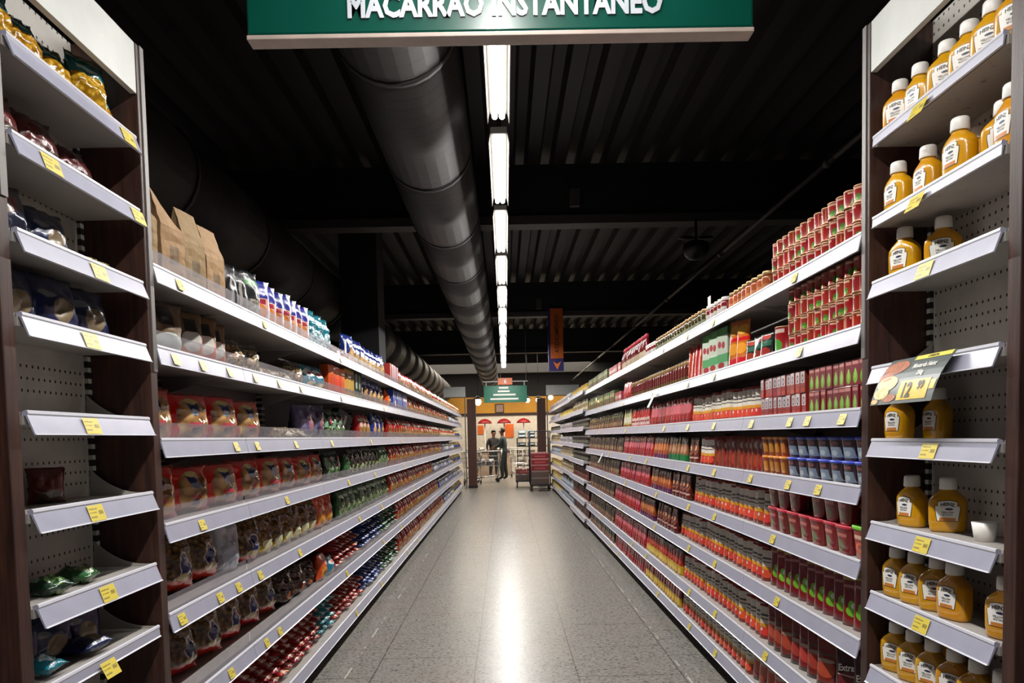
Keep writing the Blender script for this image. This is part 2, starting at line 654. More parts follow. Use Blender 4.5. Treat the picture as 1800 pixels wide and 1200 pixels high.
def mesh_kraft(w, h, d, seed, mat):
    """block-bottom paper bag whose top is pinched to a slanting folded ridge"""
    bm = bmesh.new()
    lay = bm.loops.layers.uv.verify()
    rr = random.Random(seed)
    ox = rr.random() * 30
    rings = []
    lv = [0, .01, .15, .3, .45, .6, .7, .78, .86, .93, 1.0]
    for v in lv:
        t = 1 if v < .62 else max(.04, 1 - (v - .62) / .38)
        hw = w / 2 * (1 - .04 * (v > .7))
        ring = []
        for (sx, sy) in ((-1, -1), (-.33, -1.03), (.33, -1.03), (1, -1), (1 - .28 * (1 - t) - .04, 0), (1, 1), (.33, 1.03), (-.33, 1.03), (-1, 1), (-1 + .28 * (1 - t) + .04, 0)):
            nn = mnoise.noise(Vector((sx * 2 + ox, sy * 2, v * 6)))
            slant = (.30, .26, .04)[seed % 3]
            x = sx * hw * (1 + .03 * nn)
            y = sy * d / 2 * t * (1 + .10 * nn)
            ring.append(bm.verts.new((x, y + .01 * (v > .6) * (v - .6) * 2, v * h - slant * h * max(0, v - .55) / .45 * (x / w + .5) + .002 * nn)))
        rings.append(ring)
    n = 10
    us = [0, .33, .66, 1, 1, 1, .66, .33, 0, 0, 0]
    for j in range(len(lv) - 1):
        for k in range(n):
            k2 = (k + 1) % n
            f = bm.faces.new((rings[j][k], rings[j][k2], rings[j + 1][k2], rings[j + 1][k]))
            f.smooth = False
            for lp, (kk, jj) in zip(f.loops, ((k, j), (k + 1, j), (k + 1, j + 1), (k, j + 1))):
                lp[lay].uv = (us[kk], lv[jj])
    bm.faces.new(rings[0][::-1])
    bm.faces.new(rings[-1])
    bmesh.ops.subdivide_edges(bm, edges=bm.edges[:], cuts=1, use_grid_fill=True)
    for v in bm.verts:
        if v.co.z > .01:
            v.co += Vector((0, 1, 0)) * .004 * mnoise.noise(v.co * 30 + Vector((ox, 0, 0)))
            v.co += Vector((1, 0, 0)) * .003 * mnoise.noise(v.co * 25 + Vector((0, ox, 0)))
    me = bpy.data.meshes.new('kraft')
    bm.to_mesh(me)
    bm.free()
    me.materials.append(mat)
    return me

# mustard bottle with its printed keystone label
M['mustard'] = pack('mustard_yellow_plastic', '#c98d06', (), .25, .0, wob=0, vary=.12, coat=.4)
M['label_white'] = plain('label_white', '#e6e3dc', .4, vary=.03)
M['label_black'] = plain('label_black_ink', '#1a1a1c', .4)
M['label_navy'] = plain('label_navy_ink', '#1e2a50', .4)
M['label_orange'] = plain('label_orange_ink', '#c07830', .4)

BH = .158
def bot_ab(z):
    pts = [(0, .041, .021), (.004, .046, .0255), (.03, .0495, .0285), (.075, .0505, .029), (.092, .049, .028), (.105, .040, .025), (.116, .027, .021), (.122, .019, .019)]
    for (z0, a0, b0), (z1, a1, b1) in zip(pts, pts[1:]):
        if z <= z1:
            t = (z - z0) / (z1 - z0)
            return a0 + (a1 - a0) * t, b0 + (b1 - b0) * t
    return .019, .019
def bot_front(x, z):
    a, b = bot_ab(z)
    k = min(.999, abs(x) / a)
    return -b * (1 - k ** 2.8) ** (1 / 2.8)

def mustard_parts():
    bm = bmesh.new()
    n = 32
    zs = [0, .002, .004, .012, .03, .05, .075, .085, .092, .097, .101, .105, .111, .116, .122, .127]
    rings = []
    for z in zs:
        a, b = bot_ab(z)
        ex = 2.8 if z < .1 else 2.0 + .8 * max(0, (.118 - z) / .018)
        r_ = []
        for k in range(n):
            t = 2 * pi * k / n
            c, s_ = cos(t), sin(t)
            r_.append(bm.verts.new((a * abs(c) ** (2 / ex) * (1 if c >= 0 else -1), b * abs(s_) ** (2 / ex) * (1 if s_ >= 0 else -1), z)))
        rings.append(r_)
    for j in range(len(zs) - 1):
        for k in range(n):
            bm.faces.new((rings[j][k], rings[j][(k + 1) % n], rings[j + 1][(k + 1) % n], rings[j + 1][k]))
    bm.faces.new(rings[0][::-1])
    bm.faces.new(rings[-1])
    body = to_mesh(bm, 'mustard_body', M['mustard'], True)
    cap = mesh_lathe([(.0225, .124), (.0235, .126), (.0228, .146), (.0222, .154), (.0195, BH)], M['white_cap'], 24)
    # label
    bm = bmesh.new()
    def keystone(grow, eps, mi):
        nn = 24
        w1, w2 = .0245 + grow, .031 + grow
        xs = sorted(set([-w2 + 2 * w2 * i / nn for i in range(nn + 1)] + [-w1, w1]))
        def zt(x):
            return (.0925 + grow - 8 * x * x * .9) if abs(x) <= w1 + 1e-6 else .0765 + grow
        def zb(x):
            return .034 - grow + max(0, (abs(x) - .026 - grow)) * 6.5
        for x0, x1 in zip(xs, xs[1:]):
            xm = (x0 + x1) / 2
            inner = abs(xm) < w1
            def Z(x, f):
                t_ = zt(x) if inner else .0765 + grow
                return f(x) if f is zb else t_
            nz_ = 6
            for q in range(nz_):
                def pt(x, q_):
                    lo, hi = zb(x), Z(x, zt)
                    z = lo + (hi - lo) * q_ / nz_
                    return bm.verts.new((x, bot_front(x, z) - eps, z))
                f = bm.faces.new((pt(x0, q), pt(x1, q), pt(x1, q + 1), pt(x0, q + 1)))
                f.material_index = mi if not (mi == 0 and q == 0 and abs(xm) < .02) else 2
    keystone(.0016, .0004, 1)
    keystone(0, .0008, 0)
    lab = to_mesh(bm, 'mustard_label', [M['label_white'], M['label_black'], M['label_orange']])
    def onto(me, cx, cz, arch=0):
        for v in me.vertices:
            x = v.co.x + cx
            z = v.co.y + cz - arch * x * x
            v.co = Vector((x, bot_front(x, z) - .0012, z))
        return me
    t1 = onto(text_mesh('HEINZ', .0125, .0005, sx=.98), 0, .0785, 9)
    t2 = onto(text_mesh('YELLOW', .0078, .0002), 0, .056)
    t3 = onto(text_mesh('MUSTARD', .0058, .0001), 0, .0495)
    bm = bmesh.new()
    for t_ in (t1, t2, t3):
        bm.from_mesh(t_)
    for f in bm.faces:
        f.material_index = 0
    e = []
    for k in range(16):
        a = 2 * pi * k / 16
        x = .004 + .0105 * cos(a) * (1 if abs(cos(a)) < .9 else 1)
        z = .0685 + .0032 * sin(a)
        e.append(bm.verts.new((x, bot_front(x, z) - .0012, z)))
    bm.faces.new(e).material_index = 1
    let = bpy.data.meshes.new('mustard_lettering')
    bm.to_mesh(let)
    bm.free()
    let.materials.append(M['label_black'])
    let.materials.append(M['label_navy'])
    return body, [('cap', cap), ('label', lab, [('lettering', let)])]

# ------------------------------------------------------------------ product designs
FOOD = ('food', '#7a5424', '#b98a4c', '#dcb97c', 24)
NEST = ('food', '#7a5226', '#cfa468', '#efd6a2', 15)
BROWN = ('food', '#382410', '#74501f', '#b08a40', 42)
SHELL = ('food', '#4a3a26', '#a8916a', '#d8c8a4', 75)
def D(*a, **k):
    return pack(*a, **k)

KIND = {}
def kind(key, name, cat, desc, shape, w, h, d, mat, variants=3, parts=None, **kw):
    KIND[key] = dict(name=name, cat=cat, desc=desc, shape=shape, w=w, h=h, d=d, mat=mat, nv=variants, kw=kw, meshes={}, parts=parts)

def getmesh(key, v):
    K = KIND[key]
    v = v % K['nv']
    if v in K['meshes']:
        return K['meshes'][v]
    s, w, h, d, m = K['shape'], K['w'], K['h'], K['d'], K['mat']
    if s in ('bag', 'flat'):
        r = (mesh_bag(w, h, d, hash_(key) + v, m, **K['kw']), [])
    elif s == 'pouch':
        r = (mesh_pouch(w, h, d, hash_(key) + v, m), [])
        if key == 'extrato':
            tm = text_mesh('Extrato', .034, .0008, sx=.8)
            for vt in tm.vertices:
                vt.co = Vector((vt.co.x, -.026, .115 + vt.co.y + .12 * vt.co.x))
            tm.materials.append(M['label_white'])
            r = (r[0], [('lettering', tm)])
    elif s == 'kraft':
        r = (mesh_kraft(w, h, d, hash_(key) + v, m), [])
    elif s == 'carton':
        r = (mesh_carton(w, h, d, m), [])
    elif s == 'can':
        r = (can_mesh(w / 2, h, m), [])
    elif s == 'jar':
        r = jar_parts(w / 2, h, m, K['kw']['lid'])
    elif s == 'bottle':
        r = ketchup_parts(w / 2, h, m, K['kw']['lid'])
    elif s == 'tub':
        r = tub_parts(w, h, d, m, K['kw']['lid'])
    elif s == 'mustard':
        r = mustard_parts()
    K['meshes'][v] = r
    return r

def hash_(s):
    return sum((i + 1) * ord(c) for i, c in enumerate(s))

RED, BLUE, TEAL, GREEN = '#b8140f', '#1b2f7c', '#1d6f7e', '#1c4a2a'
nest_layers = [('e', .56, .42, .36, .46, NEST), ('e', .55, .70, .12, .20, '#24305e'), ('e', .55, .82, .11, .07, '#d8c878'), ('r', .46, .64, .52, .62, '#8fa4bd'),
               ('r', .44, .68, .26, .36, '#b8404c'), ('r', .48, .64, .12, .25, '#2c2148'), ('r', .0, 1, .955, 1, '#a01010')]
kind('nest', 'pasta_bag', 'pasta bag', 'red bag of pasta nests with window', 'bag', .315, .185, .11, D('red_nest_bag', '#d61c12', nest_layers, rough=.16, bump=.5, bscale=12, vary=.12), lump=.2)
kind('kraft', 'kraft_bag', 'paper bag', 'tall folded kraft paper bag', 'kraft', .11, .335, .08, D('kraft_paper', '#a3835c', (('r', .3, .7, .22, .4, '#7c664c'),), rough=.7, bump=.5, bscale=20, coat=0))
kind('kraftlow', 'kraft_bag', 'paper bag', 'kraft bag with orange and white foot', 'bag', .15, .195, .08,
     D('kraft_orange_foot', '#7a5c3c', (('r', 0, 1, 0, .48, '#cc5a1c'), ('e', .5, .42, .34, .2, '#d8d4cc'), ('r', .3, .7, .6, .85, '#15100d')), rough=.4))
kind('kraftbig', 'kraft_bag', 'paper bag', 'wide brown bag with black label', 'bag', .24, .2, .09,
     D('kraft_black_label', '#715b40', (('r', .3, .68, .58, .92, '#14100e'), ('e', .55, .2, .4, .24, '#c9d2cc'), ('r', 0, 1, 0, .06, '#50903a')), rough=.4))
kind('blackbag', 'coffee_bag', 'coffee bag', 'black bag with pale stripe', 'bag', .13, .22, .08, D('black_bag', '#141316', (('r', .35, .5, .2, .75, '#aaa49c'), ('r', 0, 1, .0, .12, '#a04a1c')), rough=.3))
kind('spotbag', 'cereal_bag', 'food bag', 'dark bag with green band and pale biscuits', 'bag', .15, .24, .08,
     D('spotted_bag', '#15181c', (('r', 0, 1, .0, .45, ('food', '#2a2620', '#8a8476', '#d5d0c4', 45)), ('r', .1, .9, .72, .84, '#3e8a3a')), rough=.3))
kind('bluebox', 'cereal_bag', 'food bag', 'blue and white bag with orange picture', 'bag', .135, .235, .075,
     D('blue_white_bag', '#dcdce4', (('r', .0, .72, 0, 1, '#c9a493'), ('r', 0, .72, .62, 1, '#2a2c86'), ('e', .36, .3, .26, .2, '#c8742c'), ('r', .05, .6, .5, .6, '#9c2a3a')), rough=.25))
kind('teal', 'pasta_bag', 'pasta bag', 'shiny teal pasta bag', 'bag', .16, .25, .09,
     D('teal_bag', TEAL, (('e', .5, .36, .34, .24, ('blot', '#cfe0e0', '#2a7a86', 30)), ('r', .1, .9, .7, .82, '#bcd6dc')), rough=.16, bump=.6), lump=.3)
kind('blue', 'pasta_bag', 'pasta bag', 'royal blue pasta bag with cream window', 'bag', .19, .25, .1,
     D('blue_bag', BLUE, (('e', .52, .36, .32, .3, NEST), ('r', .2, .8, .72, .84, '#c8cede')), rough=.2, bump=.4), lump=.2)
kind('navy', 'pasta_bag', 'pasta bag', 'navy blue pasta bag', 'bag', .2, .16, .07,
     D('navy_bag', '#0f1a44', (('e', .55, .35, .22, .22, '#7a6a50'), ('e', .3, .62, .16, .07, '#6c7078')), rough=.3, bump=.4), lump=.25)
kind('redlow', 'snack_bag', 'food bag', 'low dark red bag', 'bag', .18, .1, .08, D('darkred_bag', '#5a0f14', (('e', .5, .4, .3, .25, '#a03a30'),), rough=.25), lump=.25)
kind('redcream', 'macaroni_bag', 'pasta bag', 'red and cream pasta bag', 'bag', .145, .2, .085,
     D('red_cream_bag', '#a81a18', (('e', .5, .38, .36, .32, FOOD), ('r', .2, .8, .74, .86, '#d8ccb8'), ('e', .5, .6, .2, .1, '#d0b0a0')), rough=.2, bump=.5), lump=.25, nx=8, nz=10)
kind('cream', 'pasta_bag', 'pasta bag', 'cream and gold pasta bag', 'bag', .15, .19, .09,
     D('cream_bag', '#c8a878', (('r', .1, .9, .5, .7, '#9c2420'), ('e', .5, .3, .3, .22, '#d9c49a'), ('r', 0, 1, .85, 1, '#e0d8c8')), rough=.22, bump=.5), lump=.25, nx=8, nz=10)
kind('yellow', 'pasta_bag', 'pasta bag', 'yellow and blue pasta bag', 'bag', .15, .17, .09,
     D('yellow_bag', '#c9a520', (('e', .5, .5, .3, .25, '#2c4a86'), ('r', .2, .8, .8, .9, '#e8e0c0')), rough=.25), lump=.2, nx=8, nz=10)
kind('bluewhite', 'noodle_bag', 'food bag', 'blue and white noodle bag', 'bag', .15, .17, .09,
     D('blue_white_noodle', '#27408a', (('e', .5, .5, .3, .25, '#c8c4bc'), ('r', .1, .9, .78, .9, '#d4dce4')), rough=.25), lump=.2, nx=8, nz=10)
kind('orangebox', 'pasta_box', 'pasta box', 'upright orange carton', 'carton', .085, .195, .06, D('orange_carton', '#d8541c', (('r', .15, .85, .7, .9, '#e08a50'), ('e', .5, .4, .3, .2, '#c83a14')), bump=0, rough=.4), 1)
kind('ochrebox', 'pasta_box', 'pasta box', 'upright ochre carton', 'carton', .09, .215, .06, D('ochre_carton', '#b58a34', (('r', .15, .85, .72, .86, '#6a3c1c'), ('r', .2, .8, .2, .3, '#7c5424')), bump=0, rough=.4), 1)
kind('greenbox', 'pasta_box', 'pasta box', 'upright dark green carton', 'carton', .11, .23, .06, D('darkgreen_carton', '#12281a', (('r', .35, .6, .4, .9, '#a8b0a0'), ('r', 0, 1, 0, .2, '#7a8a30')), bump=0, rough=.4), 1)
kind('bluebox2', 'pasta_box', 'pasta box', 'upright blue carton', 'carton', .13, .2, .06, D('blue_carton', '#1c3c9a', (('r', .6, .95, .1, .9, '#8a96b4'), ('r', .1, .5, .6, .8, '#c8ccd8')), bump=0, rough=.4), 1)
kind('redbox', 'pasta_box', 'pasta box', 'upright red and white carton', 'carton', .11, .2, .06, D('red_white_carton', '#b41c18', (('r', .4, .7, .0, 1, '#c9c4be'), ('r', .7, .85, 0, 1, '#2c3c7a')), bump=0, rough=.4), 1)
kind('shell', 'pasta_bag', 'pasta bag', 'clear bag of small pasta shells', 'bag', .2, .15, .1,
     D('clear_shell_bag', SHELL, (('r', 0, 1, .78, 1, '#4a4238'), ('e', .5, .4, .14, .12, '#c8a47a')), rough=.12, bump=.7), lump=.3)
kind('shellflat', 'pasta_bag', 'pasta bag', 'limp low clear pasta bag', 'bag', .24, .07, .13, D('limp_shell_bag', SHELL, (('e', .5, .5, .15, .3, '#d8d0bc'),), rough=.12, bump=.7), lump=.35)
kind('tealwhite', 'pasta_bag', 'pasta bag', 'teal and white pasta bag', 'bag', .2, .16, .09,
     D('teal_white_bag', '#2a7a92', (('e', .45, .7, .36, .16, '#cfd4d4'), ('e', .5, .68, .2, .06, '#b02a2c'), ('e', .5, .25, .3, .12, '#c8b890')), rough=.2, bump=.5), lump=.25)
kind('purple', 'pasta_bag', 'pasta bag', 'greyish purple bag with pink mark', 'bag', .26, .22, .1,
     D('purple_bag', '#4a4468', (('e', .7, .5, .14, .26, '#a06a70'), ('r', .2, .4, .1, .8, '#6a6684')), rough=.25, bump=.5), lump=.25)
kind('darkgreen', 'pasta_bag', 'pasta bag', 'dark green pasta bag', 'bag', .17, .2, .09,
     D('darkgreen_bag', '#152c1c', (('e', .5, .25, .34, .2, ('food', '#1c3a20', '#6a8a50', '#b8c49c', 50)), ('r', .55, .8, .45, .8, '#a04048'), ('r', .1, .3, .4, .8, '#7ca888')), rough=.2, bump=.6), lump=.25)
kind('olive', 'pasta_bag', 'pasta bag', 'olive brown clear bag with pale green foot', 'bag', .16, .2, .09,
     D('olive_bag', ('food', '#17140c', '#2e2c1a', '#55512e', 50), (('r', 0, 1, 0, .14, '#2a5a2a'), ('e', .5, .25, .22, .16, '#9aa878')), rough=.15, bump=.6), lump=.2)
brown_layers = (('r', 0, 1, .0, .17, '#b4241a'), ('e', .62, .5, .16, .12, '#d6ccb8'), ('r', .46, .78, .2, .5, '#d6ccb8'), ('e', .62, .5, .13, .09, '#1c2c6c'), ('r', .49, .75, .22, .5, '#1c2c6c'), ('e', .62, .42, .08, .05, '#8c94b4'), ('e', .62, .2, .2, .07, '#c8b48c'), ('r', 0, 1, .92, 1, '#30241a'))
kind('brown', 'pasta_bag', 'pasta bag', 'clear bag of brown pasta with navy label', 'bag', .235, .235, .13, D('brown_clear_bag', BROWN, brown_layers, rough=.14, bump=.6), lump=.2)
kind('white', 'pasta_bag', 'pasta bag', 'frosted white bag', 'bag', .2, .25, .1, D('frosted_bag', ('blot', '#8f8e98', '#b9bac4', 10), (('e', .5, .28, .3, .22, '#a8aab8'),), rough=.2, bump=.6), lump=.25)
kind('yellowfoot', 'pasta_bag', 'pasta bag', 'brown pasta bag with gold foot', 'bag', .17, .225, .1, D('gold_foot_bag', BROWN, (('r', 0, 1, 0, .2, '#b8a028'), ('e', .6, .22, .24, .1, '#e0dcb0')), rough=.12, bump=.8), lump=.25)
kind('orange', 'pasta_bag', 'pasta bag', 'bright orange bag with clear panels', 'bag', .2, .21, .1, D('orange_bag', '#d8431a', (('e', .35, .32, .2, .26, '#d88a3a'), ('r', .55, .9, .55, .7, '#e0a090'), ('e', .7, .25, .16, .2, '#b88a3a')), rough=.15, bump=.5), lump=.25)
kind('greenpale', 'pasta_bag', 'pasta bag', 'green bag with pale pasta in it', 'bag', .17, .2, .09, D('green_pale_bag', '#2c5c34', (('e', .5, .35, .36, .3, ('food', '#2c4028', '#8a9c6c', '#c4cca4', 55)), ('r', .2, .8, .78, .88, '#a8c0a0')), rough=.18, bump=.6), lump=.25)
kind('clearbrown', 'pasta_bag', 'pasta bag', 'slumped clear bag with brown pasta', 'bag', .22, .16, .12, D('clear_brown_bag', ('food', '#221611', '#4a2f20', '#7c5a40', 40), (('e', .5, .3, .12, .16, '#b0603c'),), rough=.12, bump=.7), lump=.3)
# flat stacked packs, ends to the aisle
for key, bc, c2, desc in (('flatred', '#9c1a22', '#c9b8a8', 'red and white spaghetti pack lying flat'), ('flatblue', '#1c3272', '#a8b4cc', 'blue noodle pack lying flat'),
                          ('flatgreen', '#1f5230', '#b4c4b0', 'green and white pack lying flat'), ('flatteal', '#2f8590', '#bcd4d4', 'teal pack lying flat')):
    kind(key, 'spaghetti_pack' if key == 'flatred' else 'noodle_pack', 'pasta pack', desc, 'flat', .1, .25, .042,
         D(key + '_film', bc, (('r', .3, .62, 0, 1, ('blot', c2, bc, 60)), ('r', .8, .9, 0, 1, '#c8a040' if key == 'flatred' else c2)), rough=.2, bump=.6), lump=.12, seal=.06, nx=8, nz=12)

# right run
tomato = [('e', .5, .30, .22, .16, '#5c9a2a'), ('e', .5, .27, .12, .1, '#86c040')]
kind('can', 'tomato_can', 'can', 'small red tin can', 'can', .062, .0625, .062, D('red_can_print', '#94140c', (('r', .40, .60, .76, .88, '#d8a890'), ('e', .52, .34, .055, .17, '#3f7a24'), ('e', .5, .22, .035, .10, '#7aa83c'), ('e', .55, .25, .03, .1, '#5a8e2c'), ('r', .30, .325, .1, .9, '#d08a60'), ('r', .70, .715, .1, .9, '#d08a60'), ('r', .74, .86, .15, .7, ('blot', '#a31812', '#c87a60', 120)), ('r', .12, .24, .15, .7, ('blot', '#a31812', '#c87a60', 120))), bump=0, wob=.012, rough=.3), 1)
kind('bigcan', 'tomato_can', 'can', 'larger red tin with leaf print', 'can', .1, .12, .1, D('big_can_print', '#961712', (('r', .34, .66, .76, .9, '#e0c8bc'), ('e', .5, .3, .13, .26, '#3f8a2c')), bump=0, wob=.004), 1)
kind('jarorange', 'sauce_jar', 'jar', 'orange jar with metal lid', 'jar', .07, .1, .07, D('orange_jar_print', '#a8522e', (('r', .3, .7, .15, .5, '#c8825a'),), bump=0, rough=.15), 1, lid=M['lid_gold'])
kind('jarwhite', 'sauce_jar', 'jar', 'red and white labelled jar', 'jar', .07, .105, .07, D('white_jar_print', '#7a2420', (('r', .3, .7, .1, .6, '#c8c2ba'),), bump=0, rough=.15), 1, lid=M['lid_white'])
kind('jargreen', 'sauce_jar', 'jar', 'jar of green and brown pickles', 'jar', .075, .11, .075, D('pickle_jar_print', ('food', '#2c2414', '#6a6038', '#98905c', 50), (('r', .3, .7, .15, .5, '#8a9078'),), bump=0, rough=.15), 1, lid=M['lid_gold'])
kind('jarred', 'sauce_jar', 'jar', 'dark red sauce jar with gold lid', 'jar', .075, .14, .075, D('red_jar_print', '#5c1512', (('r', .3, .7, .1, .34, ('food', '#3a2c18', '#8c7448', '#b8a474', 60)), ('r', .34, .4, .4, .66, '#c04038')), bump=0, rough=.12), 1, lid=M['lid_gold'])
kind('ketchup', 'ketchup_bottle', 'bottle', 'dark red sauce bottle', 'bottle', .068, .22, .068, D('red_bottle_print', '#611411', (('r', .32, .68, .12, .42, '#b8a890'),), bump=0, rough=.15), 1, lid=M['lid_red'])
kind('oliveb', 'olive_box', 'box', 'olive green food carton', 'carton', .12, .15, .06, D('olive_carton', '#4c5c30', (('r', .1, .9, .55, .8, '#a8a070'), ('e', .5, .3, .3, .2, '#6c3a24')), bump=0, rough=.4), 1)
kind('pinkbox', 'food_box', 'box', 'pink and white food carton', 'carton', .1, .11, .06, D('pink_carton', '#a84048', (('r', .1, .9, .4, .7, '#cfc0b8'), ('e', .5, .2, .3, .12, '#5a7a3a')), bump=0, rough=.4), 1)
kind('darkpouch', 'tomato_pouch', 'pouch', 'dark green pouch with red tomato', 'pouch', .11, .12, .05, D('darkgreen_tomato', '#16241c', (('e', .5, .25, .34, .2, '#8a2a20'), ('r', .15, .85, .5, .7, '#2c5a44'), ('e', .5, .85, .25, .1, '#a83a34')), rough=.2))
kind('orangepouch', 'sauce_pouch', 'pouch', 'orange pouch with red band', 'pouch', .12, .24, .06, D('orange_pouch_film', '#b8641c', (('r', 0, 1, 0, .2, '#b81c14'), ('r', 0, 1, .56, .64, '#c02418'), ('e', .5, .4, .3, .12, '#d8922c'), ('e', .5, .8, .3, .1, '#d0a040')), rough=.2))
kind('strawbox', 'berry_box', 'box', 'green and white carton with red berries', 'carton', .15, .24, .08,
     D('berry_carton', '#b8c4b0', (('r', 0, 1, .82, 1, '#2f7a34'), ('e', .6, .9, .3, .08, '#3f9a3a'), ('r', 0, 1, .2, .4, '#4a9a5c'), ('e', .25, .62, .16, .08, '#a01c24'), ('e', .6, .6, .16, .08, '#a01c24'), ('e', .4, .14, .3, .07, '#a01c24')), bump=0, rough=.35), 1)
kind('redtall', 'sauce_pouch', 'pouch', 'tall red pouch with pale upright stripes', 'pouch', .1, .22, .05, D('tall_red_film', '#96201e', (('r', .2, .4, .2, .9, '#c86a62'), ('r', .6, .7, .1, .8, '#c87a70')), rough=.2))
kind('cartongreen', 'tomato_carton', 'carton', 'small red carton with green tomato', 'carton', .050, .088, .05, D('red_green_carton', '#6e1418', (('r', .1, .9, .8, .93, '#b87a74'), ('e', .5, .32, .3, .24, '#6ea52c'), ('e', .5, .45, .15, .2, '#86b848')), bump=0, rough=.35), 1)
kind('cartonwhite', 'tomato_carton', 'carton', 'small red carton with white label', 'carton', .050, .088, .05, D('red_white_small', '#8a2420', (('r', .1, .9, .45, .97, '#beb8ba'), ('e', .5, .66, .2, .18, '#2a2220'), ('e', .5, .66, .11, .1, '#beb8ba'), ('e', .5, .15, .35, .1, '#a83028')), bump=0, rough=.35), 1)
wyr = (('r', 0, 1, .38, .93, '#cdc5b6'), ('r', .15, .85, .66, .72, '#4c4844'), ('r', .15, .7, .56, .6, '#5c5854'), ('r', 0, 1, .34, .44, '#c88a24'), ('e', .5, .22, .3, .12, '#c8402c'), ('r', .05, .95, .06, .1, '#6c0f0c'), ('e', .3, .27, .08, .05, '#d8c0b0'))
kind('wyr', 'ketchup_pouch', 'pouch', 'white, gold and red sauce pouch', 'pouch', .082, .165, .05, D('white_gold_red_film', '#8e160c', wyr, rough=.2))
kind('redside', 'ketchup_pouch', 'pouch', 'red pouch turned edge-on', 'pouch', .085, .17, .05, D('red_edge_film', '#8c2018', (('r', 0, .3, 0, 1, '#7a3c2c'), ('e', .6, .3, .3, .2, '#a83a24'), ('e', .5, .75, .2, .12, '#b8a090')), rough=.2))
kind('circle', 'sauce_pouch', 'pouch', 'brown pouch with round plate picture', 'pouch', .1, .17, .05, D('brown_circle_film', '#5a1a14', (('e', .5, .6, .42, .25, '#8a4a34'), ('e', .5, .6, .3, .18, '#4a1a14'), ('e', .5, .6, .16, .1, '#c88a64'), ('r', .1, .9, .2, .26, '#c0988c')), rough=.22))
kind('greenp', 'sauce_pouch', 'pouch', 'green based sauce pouch', 'pouch', .09, .17, .05, D('green_base_film', '#8a5a3a', (('r', 0, 1, 0, .3, '#0f6a34'), ('r', 0, 1, .75, 1, '#1c3a28'), ('e', .5, .5, .3, .14, '#b0805c')), rough=.22))
kind('orangep', 'sauce_pouch', 'pouch', 'orange-brown sauce pouch', 'pouch', .09, .17, .05, D('orange_brown_film', '#96441c', (('r', 0, 1, 0, .24, '#58204a'), ('e', .5, .55, .34, .16, '#c07038'), ('r', 0, 1, .8, 1, '#3c3420')), rough=.22))
kind('yellowp', 'sauce_pouch', 'pouch', 'red pouch with yellow foot', 'pouch', .09, .17, .05, D('yellow_foot_film', '#96241a', (('r', 0, 1, 0, .38, '#c0921c'), ('e', .5, .2, .25, .1, '#d0b050'), ('e', .5, .62, .3, .14, '#b83424'), ('r', 0, 1, .86, 1, '#2c3c24')), rough=.22))
kind('pinkred', 'tomato_sauce_pouch', 'pouch', 'bright red sauce pouch', 'pouch', .1, .175, .05, D('bright_red_film', '#9a1c24', (('e', .5, .6, .34, .2, '#c4606a'), ('r', .1, .9, .12, .2, '#7c1018'), ('r', .2, .8, .78, .84, '#d09aa0')), rough=.22))
kind('brownp', 'olive_pouch', 'pouch', 'dark brown sauce pouch with pale foot', 'pouch', .1, .17, .05, D('brown_film', '#2a1c14', (('e', .5, .3, .3, .16, '#8a6a4c'), ('r', .1, .9, .7, .8, '#4c5a34'), ('r', .1, .9, .06, .12, '#a05a48')), rough=.22))  # brown sauce pouch, same goods as the other sauce pouches
kind('redwhite', 'sauce_pouch', 'pouch', 'red and white sauce pouch', 'pouch', .09, .17, .05, D('red_white_film', '#a81c20', (('r', .1, .9, .12, .5, '#c4aaa4'), ('r', .2, .8, .26, .36, '#8c1418')), rough=.22))
kind('yelwhite', 'sauce_pouch', 'pouch', 'pale yellow-green sauce pouch', 'pouch', .1, .18, .05, D('pale_yellow_film', '#b8b07c', (('r', .1, .9, .3, .6, '#d0ccb8'), ('r', 0, 1, 0, .2, '#8a5c1c')), rough=.22))
kind('tubblue', 'sauce_tub', 'tub', 'dark tub with blue lid', 'tub', .1, .085, .08, D('dark_tub_print', '#33202c', (('r', .12, .88, .12, .56, '#7c8ca0'), ('r', .2, .8, .66, .78, '#7c3c40'), ('e', .5, .3, .2, .12, '#a8b4bc')), bump=0, rough=.25), 1, lid=M['lid_blue'])
kind('tuborange', 'sauce_tub', 'tub', 'amber tub with orange lid', 'tub', .07, .085, .07, D('amber_tub_print', '#8a3c14', (('r', .15, .85, .2, .7, '#c07c20'),), bump=0, rough=.25), 1, lid=M['lid_orange'])
kind('tubred', 'sauce_tub', 'tub', 'deep red sauce tub with red lid', 'tub', .115, .105, .09, D('red_tub_print', '#7c161a', (('e', .35, .3, .3, .2, '#6a6a34'), ('r', .2, .8, .6, .72, '#b8685c')), bump=0, rough=.25), 1, lid=M['lid_red'])
kind('tubgreen', 'sauce_tub', 'tub', 'red sauce tub with lime green lid', 'tub', .13, .115, .09, D('red_tub_lime', '#8c1a16', (('r', .2, .8, .6, .72, '#d8a890'), ('e', .5, .35, .25, .16, '#d8541c'), ('e', .5, .35, .12, .08, '#8c1a16')), bump=0, rough=.25), 1, lid=M['lid_green'])
kind('greentom', 'sauce_pouch', 'pouch', 'red pouch with green tomato and yellow top', 'pouch', .105, .205, .05,
     D('red_green_tomato_film', '#701113', (('r', 0, 1, .84, 1, '#a8963a'), ('r', .1, .9, .88, .93, '#7c6a20'), ('r', .1, .9, .70, .75, '#b0706c'), ('e', .5, .28, .21, .10, '#6aa62a'), ('e', .44, .37, .10, .10, '#7cba38'), ('e', .58, .40, .07, .12, '#5c9a24'), ('e', .5, .38, .07, .05, '#d8e8c8')), rough=.22))
